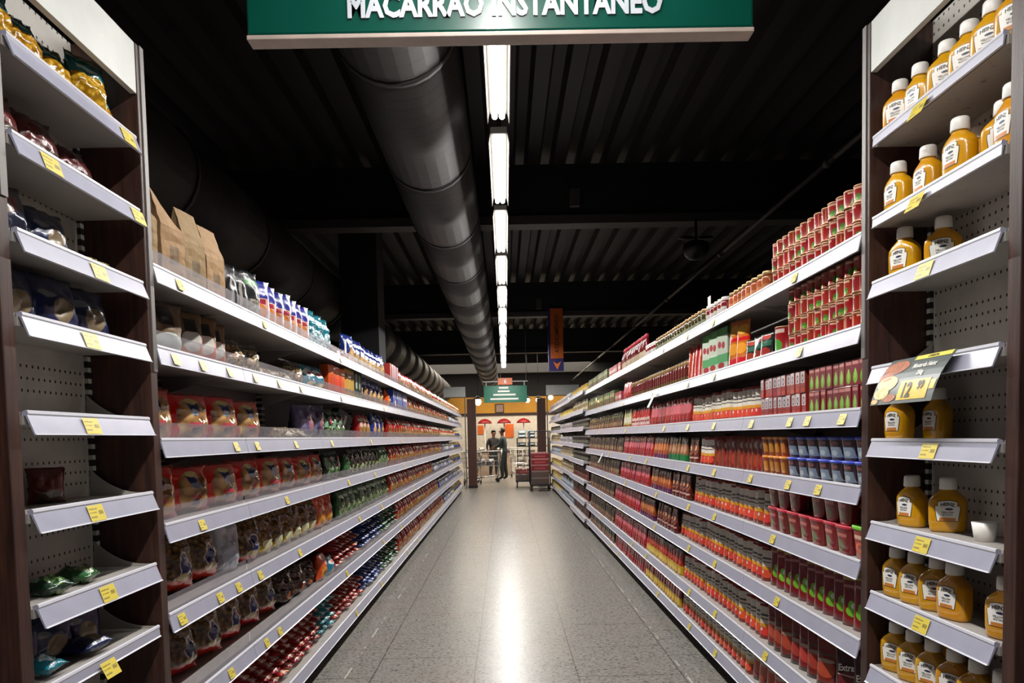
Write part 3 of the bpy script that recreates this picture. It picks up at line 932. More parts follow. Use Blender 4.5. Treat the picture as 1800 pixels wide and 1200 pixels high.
kind('band', 'sauce_pouch', 'pouch', 'dark red pouch with brown waved band', 'pouch', .1, .2, .05,
     D('brown_band_film', '#701c16', (('e', .5, .72, .6, .1, '#5a4438'), ('e', .5, .76, .6, .1, '#701c16'), ('e', .5, .35, .34, .16, '#a83c2c'), ('r', 0, 1, 0, .08, '#3c241a'), ('e', .5, .52, .3, .04, '#a88c80')), rough=.22))
kind('extrato', 'sauce_pouch', 'pouch', 'dark red pouch lettered Extrato', 'pouch', .13, .22, .06,
     D('extract_film', '#3c1013', (('e', .5, .3, .3, .2, '#661c1c'), ('r', .2, .8, .42, .44, '#c8a8a0')), rough=.25), 1)
# far right run mixed goods
kind('fwhite', 'canned_fish', 'carton', 'white and grey carton', 'carton', .13, .12, .08, D('f_white', '#a8a4ac', (('r', .1, .9, .3, .6, '#5c5868'), ('r', .1, .9, .7, .85, '#c8c4c4')), bump=0), 1)
kind('fyellow', 'corn_can', 'can', 'yellow tin can', 'can', .08, .11, .08, D('f_yellow', '#b89a3c', (('r', .3, .7, .2, .6, '#c8b880'),), bump=0), 1)
kind('fdark', 'olive_jar', 'jar', 'dark olive jar', 'jar', .08, .13, .08, D('f_dark', '#28221c', (('r', .3, .7, .2, .6, '#6c6858'),), bump=0), 1, lid=M['lid_white'])
kind('fcream', 'mayonnaise_pouch', 'pouch', 'cream mayonnaise pouch', 'pouch', .11, .17, .05, D('f_cream', '#b0a284', (('r', .1, .9, .3, .6, '#7c6c50'), ('r', 0, 1, .8, 1, '#c9c0ac')), rough=.25))
kind('fred', 'sauce_pouch', 'pouch', 'maroon sauce pouch', 'pouch', .1, .17, .05, D('f_red', '#5c1c1c', (('r', .1, .9, .3, .5, '#7c4c40'),), rough=.25))
kind('fblue', 'tuna_pouch', 'pouch', 'pale blue pouch', 'pouch', .11, .16, .05, D('f_blue', '#7a8898', (('r', .1, .9, .3, .6, '#aeb6bc'),), rough=.25))
# wooden bay, left
kind('tealgold', 'pasta_bag', 'pasta bag', 'teal topped bag of golden pasta', 'bag', .15, .2, .09,
     D('teal_gold_bag', ('food', '#8a5f10', '#c2922a', '#dcb448', 70), (('r', 0, 1, .66, .9, '#1c6f74'), ('r', .15, .85, .72, .78, '#a8c8cc'), ('e', .2, .1, .3, .1, '#173c38'), ('r', 0, 1, .9, 1, '#9a9a80')), rough=.12, bump=.7), lump=.22)
kind('maroon', 'snack_bag', 'food bag', 'dull maroon bag', 'bag', .17, .165, .08, D('maroon_bag', '#521214', (('e', .5, .2, .36, .18, '#3c2a20'),), rough=.25, bump=.5), lump=.2)
kind('rednavy', 'snack_bag', 'food bag', 'red over navy bag', 'bag', .17, .16, .08, D('red_navy_bag', '#151a34', (('r', 0, .7, .5, 1, '#681414'), ('e', .3, .5, .2, .1, '#8a7460')), rough=.25, bump=.5), lump=.2)
kind('mustard', 'mustard_bottle', 'bottle', 'yellow mustard bottle', 'mustard', .1, BH, .058, None, 1)

# ------------------------------------------------------------------ placing products
XL, XR = -1.11, 1.17          # front edges of the shelves
LZ = [1.936, 1.678, 1.379, 1.102, .807, .489, .148]
RZ = [2.000, 1.703, 1.432, 1.175, .926, .661, .378, .153]
FZ = [2.02, 1.745, 1.49, 1.235, .985, .70, .40, .153]
ORD = ['nearest', 'second-nearest', 'third-nearest', 'fourth-nearest', 'fifth-nearest', 'sixth-nearest', 'seventh-nearest', 'eighth-nearest', 'ninth-nearest', 'tenth-nearest', 'eleventh-nearest', 'twelfth-nearest']
def levword(i, n):
    return 'top' if i == 0 else ('bottom' if i == n - 1 else ['', 'second', 'third', 'fourth', 'fifth', 'sixth', 'seventh', 'eighth', 'ninth', 'tenth'][i])
placed = []      # (object, key, place, y, layer, nlayers, row)

def put(key, loc, rz, place, layer=0, layers=1, row=0, parts=True, rx=0, ry=0, sc=1, variant=None, label=None):
    v = R.randrange(3) if variant is None else variant
    me, ch = getmesh(key, v)
    K = KIND[key]
    o = bpy.data.objects.new(K['name'], me)
    C.objects.link(o)
    o.location = loc
    o.rotation_euler = (rx, ry, rz)
    o.scale = (sc, sc, sc)
    o['category'] = K['cat']
    for c in ch:
        p = bpy.data.objects.new(c[0], c[1])
        C.objects.link(p)
        p.parent = o
        if len(c) > 2 and parts:
            for g in c[2]:
                q = bpy.data.objects.new(g[0], g[1])
                C.objects.link(q)
                q.parent = p
    if label:
        tag(o, label, K['cat'])
    else:
        placed.append((o, key, place, loc[1], layer, layers, row))
    return o

def row(side, lev, y0, y1, key, pitch=None, stack=1, depth=1, turn=0, jit=4, fill=1.0, lean=0, sc=1, scj=.04, inset=.0, topfill=1.0):
    """a row of products along the shelf from y0 to y1"""
    K = KIND[key]
    w, h, d = K['w'] * sc, K['h'] * sc, K['d'] * sc
    flat = key.startswith('flat')
    far = (side == 'F')
    zs = {'L': LZ, 'R': RZ, 'F': FZ}[side][lev]
    sgn = -1 if side == 'L' else 1
    xe = XL - .028 if side == 'L' else XR + .015
    if flat:
        w, h, d = K['w'] * sc, K['d'] * sc, K['h'] * sc
    if pitch is None:
        pitch = w * 1.03
    dd_ = d * (1.25 if K['shape'] == 'bag' else 1)
    ext = (w * abs(sin(radians(turn + jit * .5))) + dd_ * cos(radians(turn))) if not flat else .3
    if K['shape'] == 'can':
        ext = w
    y = y0 + pitch / 2
    place = {'L': 'left run', 'R': 'right run', 'F': 'far right run'}[side] + '|' + levword(lev, 7 if side == 'L' else 8)
    while y <= y1 - pitch * .35:
        if R.random() < fill:
            for dd in range(depth):
                for k in range(stack):
                    if k == stack - 1 and k > 0 and R.random() > topfill:
                        continue
                    s_ = sc * (1 + R.uniform(-scj, scj)) if K['shape'] in ('bag', 'pouch', 'kraft') else sc
                    if flat:
                        # the pack lies down with one crimped end to the aisle
                        x = xe + sgn * R.uniform(.006, .03)
                        th = R.uniform(-9, 9)
                        rz = radians(90 - th) if side == 'L' else radians(-90 + th)
                        o = put(key, (x, y + R.uniform(-.012, .012), zs + .034 + .055 * k), rz, place, k, stack, dd, rx=radians(-90 + R.uniform(-2, 2)), sc=s_)
                    else:
                        x = xe + sgn * (ext / 2 + (.012 if K['shape'] == 'kraft' or jit > 9 and K['shape'] == 'pouch' else 0) + inset + R.uniform(0, .006) + dd * (ext + .012))
                        th = turn + R.uniform(-jit, jit)
                        rz = radians(90 - th) if side == 'L' else radians(-90 + th)
                        o = put(key, (x, y, zs + .0005 + (h + .0005) * k + d * .62 * sin(radians(lean + .9 * (lean > 0)))), rz, place, k, stack, dd, rx=radians(-lean + R.uniform(-1, 1) * (lean > 0)), sc=s_)
        y += pitch

# ---- left run
row('L', 0, 2.47, 3.3, 'kraft', .205, turn=24, jit=6, lean=0)
row('L', 0, 3.31, 3.57, 'blackbag', .125, turn=20)
row('L', 0, 3.58, 3.74, 'spotbag', .16, turn=10)
row('L', 0, 3.76, 4.66, 'bluebox', .128, turn=24)
row('L', 0, 4.68, 5.25, 'teal', .18, turn=14)
row('L', 0, 5.3, 5.9, 'redlow', .19)
row('L', 0, 5.92, 7.62, 'blue', .205, turn=12, lean=3)
row('L', 0, 7.66, 8.3, 'redbox', .118)
row('L', 0, 8.32, 12.3, 'redcream', .165, turn=10)
row('L', 0, 12.35, 19.4, 'cream', .2)
row('L', 1, 2.44, 2.6, 'kraftlow', .15, turn=22)
row('L', 1, 2.61, 2.86, 'kraftbig', .24, turn=12)
row('L', 1, 2.9, 3.28, 'kraftlow', .125, turn=32)
row('L', 1, 3.3, 3.72, 'shell', .21, turn=16, lean=4)
row('L', 1, 3.74, 4.24, 'shellflat', .25)
row('L', 1, 4.26, 4.5, 'shell', .22, turn=10)
row('L', 1, 4.56, 5.0, 'tealwhite', .215, turn=10)
row('L', 1, 5.02, 5.5, 'orangebox', .093, turn=8)
row('L', 1, 5.52, 5.84, 'ochrebox', .1, turn=8)
row('L', 1, 5.88, 6.14, 'greenbox', .125, turn=8)
row('L', 1, 6.16, 7.5, 'blue', .21, turn=10, sc=.85)
row('L', 1, 7.52, 7.78, 'orange', .2, sc=.9)
row('L', 1, 7.8, 9.0, 'bluebox2', .14)
row('L', 1, 9.05, 15.6, 'redcream', .17)
row('L', 1, 15.7, 19.4, 'bluewhite', .2)
row('L', 2, 2.455, 3.99, 'nest', .322, turn=12, jit=3, lean=3)
row('L', 2, 3.99, 4.46, 'shellflat', .25)
row('L', 2, 4.48, 4.98, 'purple', .27, turn=14)
row('L', 2, 5.02, 5.55, 'darkgreen', .18, turn=8)
row('L', 2, 6.12, 6.65, 'redcream', .17, turn=8)
row('L', 2, 6.7, 7.5, 'blue', .21, sc=.9)
row('L', 2, 7.55, 13.6, 'redcream', .17)
row('L', 2, 13.7, 17.4, 'cream', .2)
row('L', 2, 17.5, 19.4, 'yellow', .2)
row('L', 3, 2.455, 4.96, 'nest', .318, turn=12, jit=4, lean=3, sc=.98)
row('L', 3, 5.0, 5.5, 'darkgreen', .19, turn=8)
row('L', 3, 5.5, 5.72, 'greenpale', .2, sc=.8)
row('L', 3, 5.74, 7.0, 'olive', .18, turn=8)
row('L', 3, 7.0, 7.6, 'greenpale', .18)
row('L', 3, 7.6, 14.0, 'redcream', .17)
row('L', 3, 14.1, 17.0, 'bluewhite', .19)
row('L', 3, 17.1, 19.4, 'yellow', .2)
row('L', 4, 2.46, 3.16, 'brown', .235, turn=14, jit=8, lean=8)
row('L', 4, 3.16, 3.38, 'white', .21, turn=16)
row('L', 4, 3.4, 3.66, 'brown', .25, turn=14, sc=.9)
row('L', 4, 3.66, 4.72, 'yellowfoot', .175, turn=14, lean=4)
row('L', 4, 4.74, 5.3, 'orange', .2, turn=10)
row('L', 4, 5.32, 7.6, 'greenpale', .18, turn=6)
row('L', 4, 7.6, 12.0, 'redcream', .17)
row('L', 4, 12.1, 16.4, 'bluewhite', .19)
row('L', 4, 16.5, 19.4, 'yellow', .2)
row('L', 5, 2.46, 3.95, 'brown', .245, turn=20, jit=8, lean=8, sc=.95)
row('L', 5, 3.97, 4.65, 'clearbrown', .23, turn=12)
row('L', 5, 4.67, 4.85, 'orange', .19, sc=.8)
row('L', 5, 4.87, 5.05, 'tealwhite', .19, sc=.8)
row('L', 5, 5.06, 6.0, 'flatred', .12, stack=4, topfill=.6)
row('L', 5, 6.02, 7.0, 'flatblue', .12, stack=4, topfill=.7)
row('L', 5, 7.02, 8.0, 'flatgreen', .12, stack=4, topfill=.7)
row('L', 5, 8.02, 13.0, 'redcream', .18)
row('L', 5, 13.1, 19.4, 'bluewhite', .2)
row('L', 6, 2.6, 4.6, 'flatred', .118, stack=5, topfill=.5)
row('L', 6, 4.62, 5.0, 'flatteal', .12, stack=4)
row('L', 6, 5.02, 6.0, 'flatred', .12, stack=4, topfill=.6)
row('L', 6, 6.02, 7.0, 'flatblue', .12, stack=4, topfill=.7)
row('L', 6, 7.02, 8.0, 'flatgreen', .12, stack=4, topfill=.7)
row('L', 6, 8.02, 14.0, 'redcream', .18)
row('L', 6, 14.1, 16.6, 'bluewhite', .2)
row('L', 6, 16.7, 19.4, 'yellow', .2)

# ---- right run
row('R', 0, 2.485, 3.44, 'can', .0645, stack=3, depth=2, turn=20, jit=60)
row('R', 0, 3.46, 4.1, 'jarorange', .074)
row('R', 0, 4.12, 4.5, 'jarwhite', .074)
row('R', 0, 4.54, 6.0, 'jargreen', .08)
row('R', 0, 6.02, 6.4, 'jarwhite', .076)
row('R', 0, 6.42, 7.7, 'ketchup', .08)
row('R', 0, 7.74, 8.7, 'pinkbox', .11)
row('R', 0, 8.74, 10.8, 'oliveb', .13, sc=.85)
row('R', 1, 2.485, 3.22, 'can', .0645, stack=4, depth=1, turn=20, jit=60)
row('R', 1, 3.24, 3.42, 'can', .0645, stack=2, turn=20, jit=60, inset=.11)
row('R', 1, 3.26, 3.4, 'bigcan', .11)
row('R', 1, 3.46, 3.8, 'darkpouch', .112, stack=1, turn=10)
row('R', 1, 3.82, 4.08, 'orangepouch', .125, turn=10)
row('R', 1, 4.1, 4.58, 'strawbox', .155, turn=6)
row('R', 1, 4.6, 4.96, 'redtall', .09, turn=10)
row('R', 1, 4.98, 7.2, 'jarred', .08)
row('R', 1, 7.24, 7.7, 'pinkred', .105)
row('R', 1, 7.72, 8.2, 'pinkbox', .11, sc=1)
row('R', 1, 8.22, 10.8, 'oliveb', .13)
row('R', 2, 2.485, 2.98, 'cartongreen', .0525, stack=2)
row('R', 2, 2.99, 3.52, 'cartonwhite', .0525, stack=2)
row('R', 2, 3.54, 4.92, 'wyr', .073, turn=20, jit=15, scj=.06)
row('R', 2, 4.94, 6.3, 'pinkred', .095, turn=8)
row('R', 2, 6.32, 7.2, 'redwhite', .092)
row('R', 2, 7.22, 7.7, 'yelwhite', .105)
row('R', 2, 7.72, 10.8, 'brownp', .11)
row('R', 3, 2.485, 3.21, 'tubblue', .104, stack=2)
row('R', 3, 3.22, 3.52, 'tuborange', .074, stack=2)
row('R', 3, 3.54, 4.4, 'redside', .072, turn=55, jit=14)
row('R', 3, 4.42, 4.72, 'wyr', .08, turn=12)
row('R', 3, 4.73, 5.0, 'circle', .1)
row('R', 3, 5.02, 5.56, 'greenp', .09)
row('R', 3, 5.58, 6.16, 'orangep', .09)
row('R', 3, 6.18, 7.7, 'pinkred', .1)
row('R', 3, 7.72, 10.8, 'brownp', .11)
row('R', 4, 2.485, 2.6, 'tubgreen', .135)
row('R', 4, 2.62, 3.46, 'tubred', .119, stack=2, topfill=.7)
row('R', 4, 3.5, 4.92, 'wyr', .077, turn=18, jit=15, scj=.06)
row('R', 4, 4.94, 5.5, 'circle', .1)
row('R', 4, 5.52, 6.3, 'orangep', .09)
row('R', 4, 6.32, 8.0, 'pinkred', .1)
row('R', 4, 8.02, 10.8, 'brownp', .11)
row('R', 5, 2.485, 3.5, 'greentom', .083, turn=34, jit=10)
row('R', 5, 3.52, 5.3, 'wyr', .08, turn=16, jit=15, scj=.06)
row('R', 5, 5.32, 6.1, 'circle', .1)
row('R', 5, 6.12, 6.8, 'orangep', .09)
row('R', 5, 6.82, 8.4, 'pinkred', .1)
row('R', 5, 8.42, 10.8, 'brownp', .11)
row('R', 6, 2.5, 2.78, 'extrato', .14, turn=35)
row('R', 6, 2.84, 3.52, 'band', .094, turn=30, jit=5)
row('R', 6, 3.54, 5.2, 'wyr', .082, turn=22, jit=16, scj=.06)
row('R', 6, 5.22, 6.5, 'yellowp', .085, turn=6)
row('R', 6, 6.52, 8.4, 'pinkred', .1)
row('R', 6, 8.42, 10.8, 'brownp', .11)
row('R', 7, 3.3, 3.7, 'band', .1, turn=20)
row('R', 7, 3.72, 5.2, 'wyr', .08, turn=14, sc=.98)
row('R', 7, 5.22, 6.5, 'yellowp', .085)
row('R', 7, 6.52, 8.4, 'pinkred', .1)
row('R', 7, 8.42, 10.8, 'brownp', .11)
# far section of the right run
far_mix = [['fyellow', 'fwhite', 'fwhite'], ['fcream', 'fyellow', 'fwhite'], ['fdark', 'fwhite', 'fdark'], ['fdark', 'fwhite', 'fcream'],
           ['fdark', 'fcream', 'fblue'], ['fred', 'fcream', 'fyellow'], ['fred', 'fblue', 'fyellow'], ['fred', 'fblue', 'fyellow']]
for lv, (a, b, c) in enumerate(far_mix):
    row('F', lv, 11.0, 13.4, a, .15)
    row('F', lv, 13.5, 16.4, b, .17)
    row('F', lv, 16.5, 19.8, c, .19)

# ------------------------------------------------------------------ shelving
def tag_quad(bm, x, y, z, side, w=.055, h=.036, tilt=.014):
    lay = bm.loops.layers.uv.verify()
    s = -1 if side == 'R' else 1
    p = [(x + s * tilt, y + s * w / 2 * -1, z - h / 2), (x + s * tilt, y + s * w / 2, z - h / 2), (x, y + s * w / 2, z + h / 2), (x, y - s * w / 2, z + h / 2)]
    f = bm.faces.new([bm.verts.new(q) for q in p])
    for lp, uv in zip(f.loops, ((0, 0), (1, 0), (1, 1), (0, 1))):
        lp[lay].uv = uv

_rail = {}
def rail_mesh(side, L, h=.05, tilt=.012, mats=('rail', 'rail_edge')):
    k = (side, round(L, 3), h, tilt)
    if k in _rail:
        return _rail[k]
    s = 1 if side == 'L' else -1     # outward direction
    bm = bmesh.new()
    prof = [(-.010, .008), (.000, .012), (.004, .010), (.005, .004), (.003, 0), (.003 + tilt, -h), (.007 + tilt, -h - .003), (.001 + tilt, -h - .004), (-.002, -.002), (-.010, 0)]
    prism(bm, [(s * a, b) for a, b in prof], 'y', 0, L)
    bm.faces.ensure_lookup_table()
    for f in bm.faces:
        zc = f.calc_center_median().z
        f.material_index = 1 if (zc > .002 or zc < -h) else 0
    me = to_mesh(bm, 'rail', [M['rail'], M['rail_edge']])
    _rail[k] = me
    return me

def shelf_unit(side, y0, y1, levels, depth, label, group, guards=False, tags=(), name='shelf_unit', thick=.026, back=True, prot=0):
    s = 1 if side == 'L' else -1
    xf = XL if side == 'L' else XR
    xf = xf + s * prot
    L = y1 - y0
    t = thing(name, label, 'shelving', (0, y0, 0), 0, group)
    xb = xf - s * depth
    lo, hi = sorted((xb, xb - s * .02))
    ztop = levels[0] + (.12 if back else 0)
    bm = bmesh.new()
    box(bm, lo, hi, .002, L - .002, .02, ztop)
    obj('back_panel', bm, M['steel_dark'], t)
    for yy in (.0, L - .03):
        bm = bmesh.new()
        a, b = sorted((xb, xb + s * .03))
        box(bm, a, b, yy, yy + .03, .0, ztop)
        obj('upright', bm, M['slots'], t)
    bm = bmesh.new()
    a, b = sorted((xf - s * .05, xb + s * .03))
    box(bm, a, b, .001, L - .001, 0, levels[-1] - thick)
    obj('kick_plate', bm, M['kick'], t)
    for i, z in enumerate(levels):
        bm = bmesh.new()
        a, b = sorted((xf - s * .003, xb + s * .03))
        box(bm, a, b, .002, L - .002, z - thick, z)
        if i < len(levels) - 1:
            for yy in (.004, L - .010):
                x1, x2 = xb + s * .03, xf - s * .1
                prism(bm, [(x1, z - thick), (x2, z - thick), (x1, z - thick - .075)], 'y', yy, yy + .005)
        sh = obj('shelf', bm, M['steel'], t)
        r = new_obj('price_rail', rail_mesh(side, L - .004), sh)
        r.location = (xf, .002, z)
        if guards and i < len(levels) - 1:
            bm = bmesh.new()
            a, b = sorted((xf - s * .012, xf - s * .0145))
            box(bm, a, b, .01, L - .01, z + .001, z + .062)
            obj('clear_guard', bm, M['clear'], sh)
        for yy in tags.get(i, ()) if tags else ():
            bm = bmesh.new()
            tag_quad(bm, xf + s * .0055, yy, z - .025, side)
            g = obj('price_tag', bm, M['tag'], sh)
    return t

ords = ['first', 'second', 'third', 'fourth', 'fifth', 'sixth', 'seventh', 'eighth', 'ninth', 'tenth', 'eleventh', 'twelfth', 'thirteenth', 'fourteenth']
ly = [2.447, 3.24, 4.57, 5.90, 7.23, 8.56, 9.89, 11.22, 12.55, 13.88, 15.21, 16.54, 17.87, 19.5]
ltags = {0: {0: [.18], 1: [.12, .35, .62], 2: [.66], 3: [.28], 4: [.08, .42, .62], 5: [.5], 6: [.6]},
         1: {0: [.3], 1: [.14, .5, .9], 2: [.13, .75], 3: [.55], 4: [.1, .75], 5: [.15, .35], 6: [.4]}}
for i in range(len(ly) - 1):
    tg = ltags.get(i, {k: [R.uniform(.2, 1.1)] for k in range(7)} if i < 6 else {})
    shelf_unit('L', ly[i], ly[i + 1], LZ, .37, f'{ords[i]} white steel shelf unit past the wooden bay, left of the aisle', 'left run of white steel shelf units', True, tg)
ry = [2.477, 3.70, 5.20, 6.70, 8.20, 9.70, 10.95]
rtags = {0: {0: [.55], 1: [.5], 2: [.12, .42, .6, 1.08], 3: [.32, .62, 1.1][::-1], 4: [.8], 5: [.75], 6: [.9]}, 1: {i: [.5, 1.1] for i in range(8)}}
for i in range(len(ry) - 1):
    tg = rtags.get(i, {k: [R.uniform(.2, 1.2)] for k in range(8)} if i < 5 else {})
    shelf_unit('R', ry[i], ry[i + 1], RZ, .37, f'{ords[i]} white steel shelf unit past the mustard bay, right of the aisle', 'right run of white steel shelf units', False, tg)
fy = [10.97, 13.4, 16.4, 19.9]
for i in range(3):
    shelf_unit('R', fy[i], fy[i + 1], FZ, .37, f'{ords[i]} unit of the busier far shelving, right of the aisle', 'far right run of shelf units', False, {}, prot=.03 if i == 0 else .0)

# ------------------------------------------------------------------ wooden display bays at the near ends
def wooden_bay(side, y0, y1, shelves, label, hz, tags):
    s = 1 if side == 'L' else -1
    xf = XL if side == 'L' else XR
    xb = xf - s * .195
    L = y1 - y0
    t = thing('display_bay', label, 'shelving', (0, y0, 0))
    ztop = hz[1]
    for yy in (-.045, L):
        bm = bmesh.new()
        a, b = sorted((xf + s * .002, xf - s * .24))
        box(bm, a, b, yy, yy + .045, 0, ztop, .002)
        pn = obj('side_panel', bm, M['wood'], t)
        bm = bmesh.new()
        a, b = sorted((xf + s * .002, xf + s * .006))
        box(bm, a, b, yy + .018, yy + .042, (1.6 if yy > 0 else (1.93 if side == 'L' else 2.36)), ztop)
        obj('metal_edge', bm, M['trim_metal'], pn)
    bm = bmesh.new()
    a, b = sorted((xb, xb - s * .012))
    box(bm, a, b, .001, L - .001, .02, ztop - .001)
    obj('back_panel', bm, M['peg'], t)
    for yy in (.0015, L - .0205):
        bm = bmesh.new()
        a, b = sorted((xb + s * .0005, xb + s * .012))
        box(bm, a, b, yy, yy + .019, .05, ztop - .2)
        obj('slotted_upright', bm, M['slots'], t)
    bm = bmesh.new()
    a, b = sorted((xf - s * .001, xf - s * .02))
    box(bm, a, b, .001, L - .001, hz[0], hz[1], .001)
    obj('header_board', bm, M['board'], t)
    bm = bmesh.new()
    a, b = sorted((xf - s * .03, xb + s * .001))
    box(bm, a, b, .001, L - .001, 0, shelves[-1] - .03)
    obj('base', bm, M['kick'], t)
    for i, z in enumerate(shelves):
        bm = bmesh.new()
        a, b = sorted((xf - s * .006, xb + s * .002))
        box(bm, a, b, .022, L - .022, z - .022, z)
        sh = obj('shelf', bm, M['steel_worn'] if side == 'R' and i < 2 else M['steel'], t)
        # curved cheeks at both ends
        for yy in (.0215, L - .0245):
            bm = bmesh.new()
            pts = [(xf - s * .012, z - .022), (xf - s * .012, z + .008)]
            for k in range(9):
                u = k / 8
                pts.append((xf - s * (.03 + (.195 - .035) * u), z + .008 + .075 * (u ** 2.2)))
            pts.append((xb + s * .002, z - .022))
            prism(bm, pts, 'y', yy, yy + .002)
            obj('bracket', bm, M['steel'], sh)
        last = (i == len(shelves) - 1) if side == 'L' else False
        thin = (side == 'L' and i in (7,)) or (side == 'R' and i in (0, 1))
        r = new_obj('price_rail', rail_mesh(side, L - .05, .022 if thin else .043, .002 if thin else .016), sh)
        r.location = (xf, .025, z)
        for yy in tags.get(i, ()):
            bm = bmesh.new()
            tag_quad(bm, xf + s * (.0075 if not thin else .010), yy, z - (.022 if not thin else .026), side, .075, .042, .014 if not thin else .02)
            obj('price_tag', bm, M['tag'], sh)
    return t

LB = [2.300, 2.082, 1.863, 1.671, 1.444, 1.213, .988, .789, .52, .25]
RB = [2.271, 2.023, 1.824, 1.558, 1.330, 1.067, .842, .601, .36, .16]
wooden_bay('L', 1.745, 2.400, LB, 'dark wooden bay with pegboard back, left of the aisle under a white header', (2.447, 2.60),
           {0: [.56], 1: [.16, .6], 2: [.36], 3: [.30], 4: [.28], 5: [.28], 6: [.32], 7: [.30]})
wooden_bay('R', 1.76, 2.43, RB, 'dark wooden bay holding yellow mustard bottles, right of the aisle', (2.486, 2.64),
           {0: [.36], 1: [.37], 2: [.33], 4: [.3], 5: [.33], 6: [.33]})

# mustard bottles: (shelf, y, x offset behind edge, turn toward the aisle's mouth)
mb = {0: [(2.365, .06, 35), (2.262, .065, 8), (2.135, .07, 45), (2.035, .07, 35), (1.94, .07, 35), (1.845, .07, 35)],
      1: [(2.352, .05, 6), (2.31, .13, 5), (2.225, .07, 2), (2.09, .135, 5), (2.03, .045, 6), (1.93, .095, 48), (1.835, .055, 0)],
      2: [(2.34, .065, 20), (2.23, .12, 50)],
      4: [(2.345, .055, 12), (2.26, .125, 5), (1.85, .12, 8)],
      5: [(2.325, .085, 12), (2.185, .115, 58)],
      6: [(2.352, .055, 12), (2.252, .06, 22), (2.155, .07, 40), (2.055, .06, 14), (1.845, .065, 20)],
      7: [(2.36, .06, 28), (2.26, .06, 28), (2.155, .06, 24), (2.055, .065, 30), (1.955, .065, 35), (1.855, .065, 30), (2.2, .14, 5)]}
ordm = ['farthest', 'second-farthest', 'third-farthest', 'fourth-farthest', 'fifth-farthest', 'sixth-farthest', 'seventh-farthest']
for lv, lst in mb.items():
    srt = sorted(lst, key=lambda a: -a[0])
    for (y, off, turn) in lst:
        k = srt.index((y, off, turn))
        o = put('mustard', (XR + off, y, RB[lv] + .0006), radians(-90 + turn), '', label=f'{ordm[k]} yellow mustard bottle with white cap, {levword(lv, 99)} shelf of the right wooden bay')
        o['group'] = 'mustard bottles on the %s shelf' % levword(lv, 99)

# small white divider cup
bm = bmesh.new()
tube(bm, (0, 0, 0), (0, 0, .05), .024, 20, .032)
cup = obj('plastic_cup', bm, M['white_cap'], loc=(XR + .10, 1.99, RB[5] + .0005))
tag(cup, 'small empty white cup beside the mustard bottles on the sixth shelf', 'cup')

# promotional price card hung from the fourth rail
def promo():
    top = Vector((XR - .016, 0, RB[3] + .012))
    bot = Vector((XR - .085, 0, RB[3] - .118))
    ya, yb = 2.245, 1.925      # left (far) and right (near) edge
    up = (top - bot).normalized()
    hh = (top - bot).length
    W = ya - yb
    t = thing('price_card', 'tilted grey promotional card reading Mostarda Heinz 12,99 with food pictures', 'sign', (top.x, (ya + yb) / 2, top.z))
    def P(u, v, eps=0):
        p = bot + up * (v * hh)
        nrm = Vector((0, -1, 0)).cross(up)
        bulge = .010 * sin(pi * v)
        p = p + nrm * (eps + bulge)
        return Vector((p.x - top.x, (ya - u * W) - (ya + yb) / 2, p.z - top.z))
    def quad(bm, u0, u1, v0, v1, eps, mi=0, rnd=None):
        n = 8
        for k in range(n):
            a, b = v0 + (v1 - v0) * k / n, v0 + (v1 - v0) * (k + 1) / n
            f = bm.faces.new([bm.verts.new(P(*q, eps)) for q in ((u0, a), (u1, a), (u1, b), (u0, b))])
            f.material_index = mi
    def ell(bm, cu, cv, ru, rv, eps, mi=0, n=20):
        bm.faces.new([bm.verts.new(P(cu + ru * cos(2 * pi * k / n), cv + rv * sin(2 * pi * k / n), eps)) for k in range(n)]).material_index = mi
    grey = plain('card_slate', '#4f5857', .35)
    yel = plain('card_yellow', '#e0b83c', .35)
    pal = plain('card_pale_yellow', '#e3d35c', .35)
    bm = bmesh.new()
    quad(bm, 0, 1, 0, 1, 0)
    quad(bm, 0, 1, 0, 1, -.0008)
    obj('card', bm, grey, t)
    bm = bmesh.new()
    quad(bm, .42, .97, .90, 1.0, .001)
    obj('banner_strip', bm, pal, t)
    bm = bmesh.new()
    quad(bm, .44, .90, .06, .44, .001)
    quad(bm, .91, .985, .22, .40, .001)
    obj('price_panel', bm, yel, t)
    bm = bmesh.new()
    for (cu, cv, ru, rv, mi) in ((.2, .78, .2, .16, 0), (.12, .58, .12, .1, 0), (.2, .42, .17, .16, 1), (.15, .22, .13, .12, 2), (.3, .12, .12, .08, 0), (.07, .06, .06, .05, 1)):
        ell(bm, cu, cv, ru, rv, .0012 + .0002 * mi, mi)
    obj('food_picture', bm, [plain('card_meat', '#a3603f', .4, vary=.4, scale=60), plain('card_bun', '#d9b377', .4, vary=.3, scale=60), plain('card_lettuce', '#c8c07c', .4, vary=.3, scale=60)], t)
    def txt(body, size, bold, u, v, mat, sx=1):
        me = text_mesh(body, size, bold, sx=sx)
        for vtx in me.vertices:
            vtx.co = P(u + vtx.co.x / W, v + vtx.co.y / hh, .0022)
        me.materials.append(mat)
        new_obj('lettering', me, t)
    wht = M['label_white']
    txt('Mostarda Heinz', .021, .0005, .67, .70, wht, .85)
    txt('250g', .019, .0005, .67, .54, wht, .85)
    txt('12', .058, .002, .57, .11, M['label_black'], .9)
    txt('99', .034, .0012, .78, .24, M['label_black'], .9)
    txt('OFERTA', .0115, .0003, .70, .92, M['label_black'], 1.2)
    return t
promo()

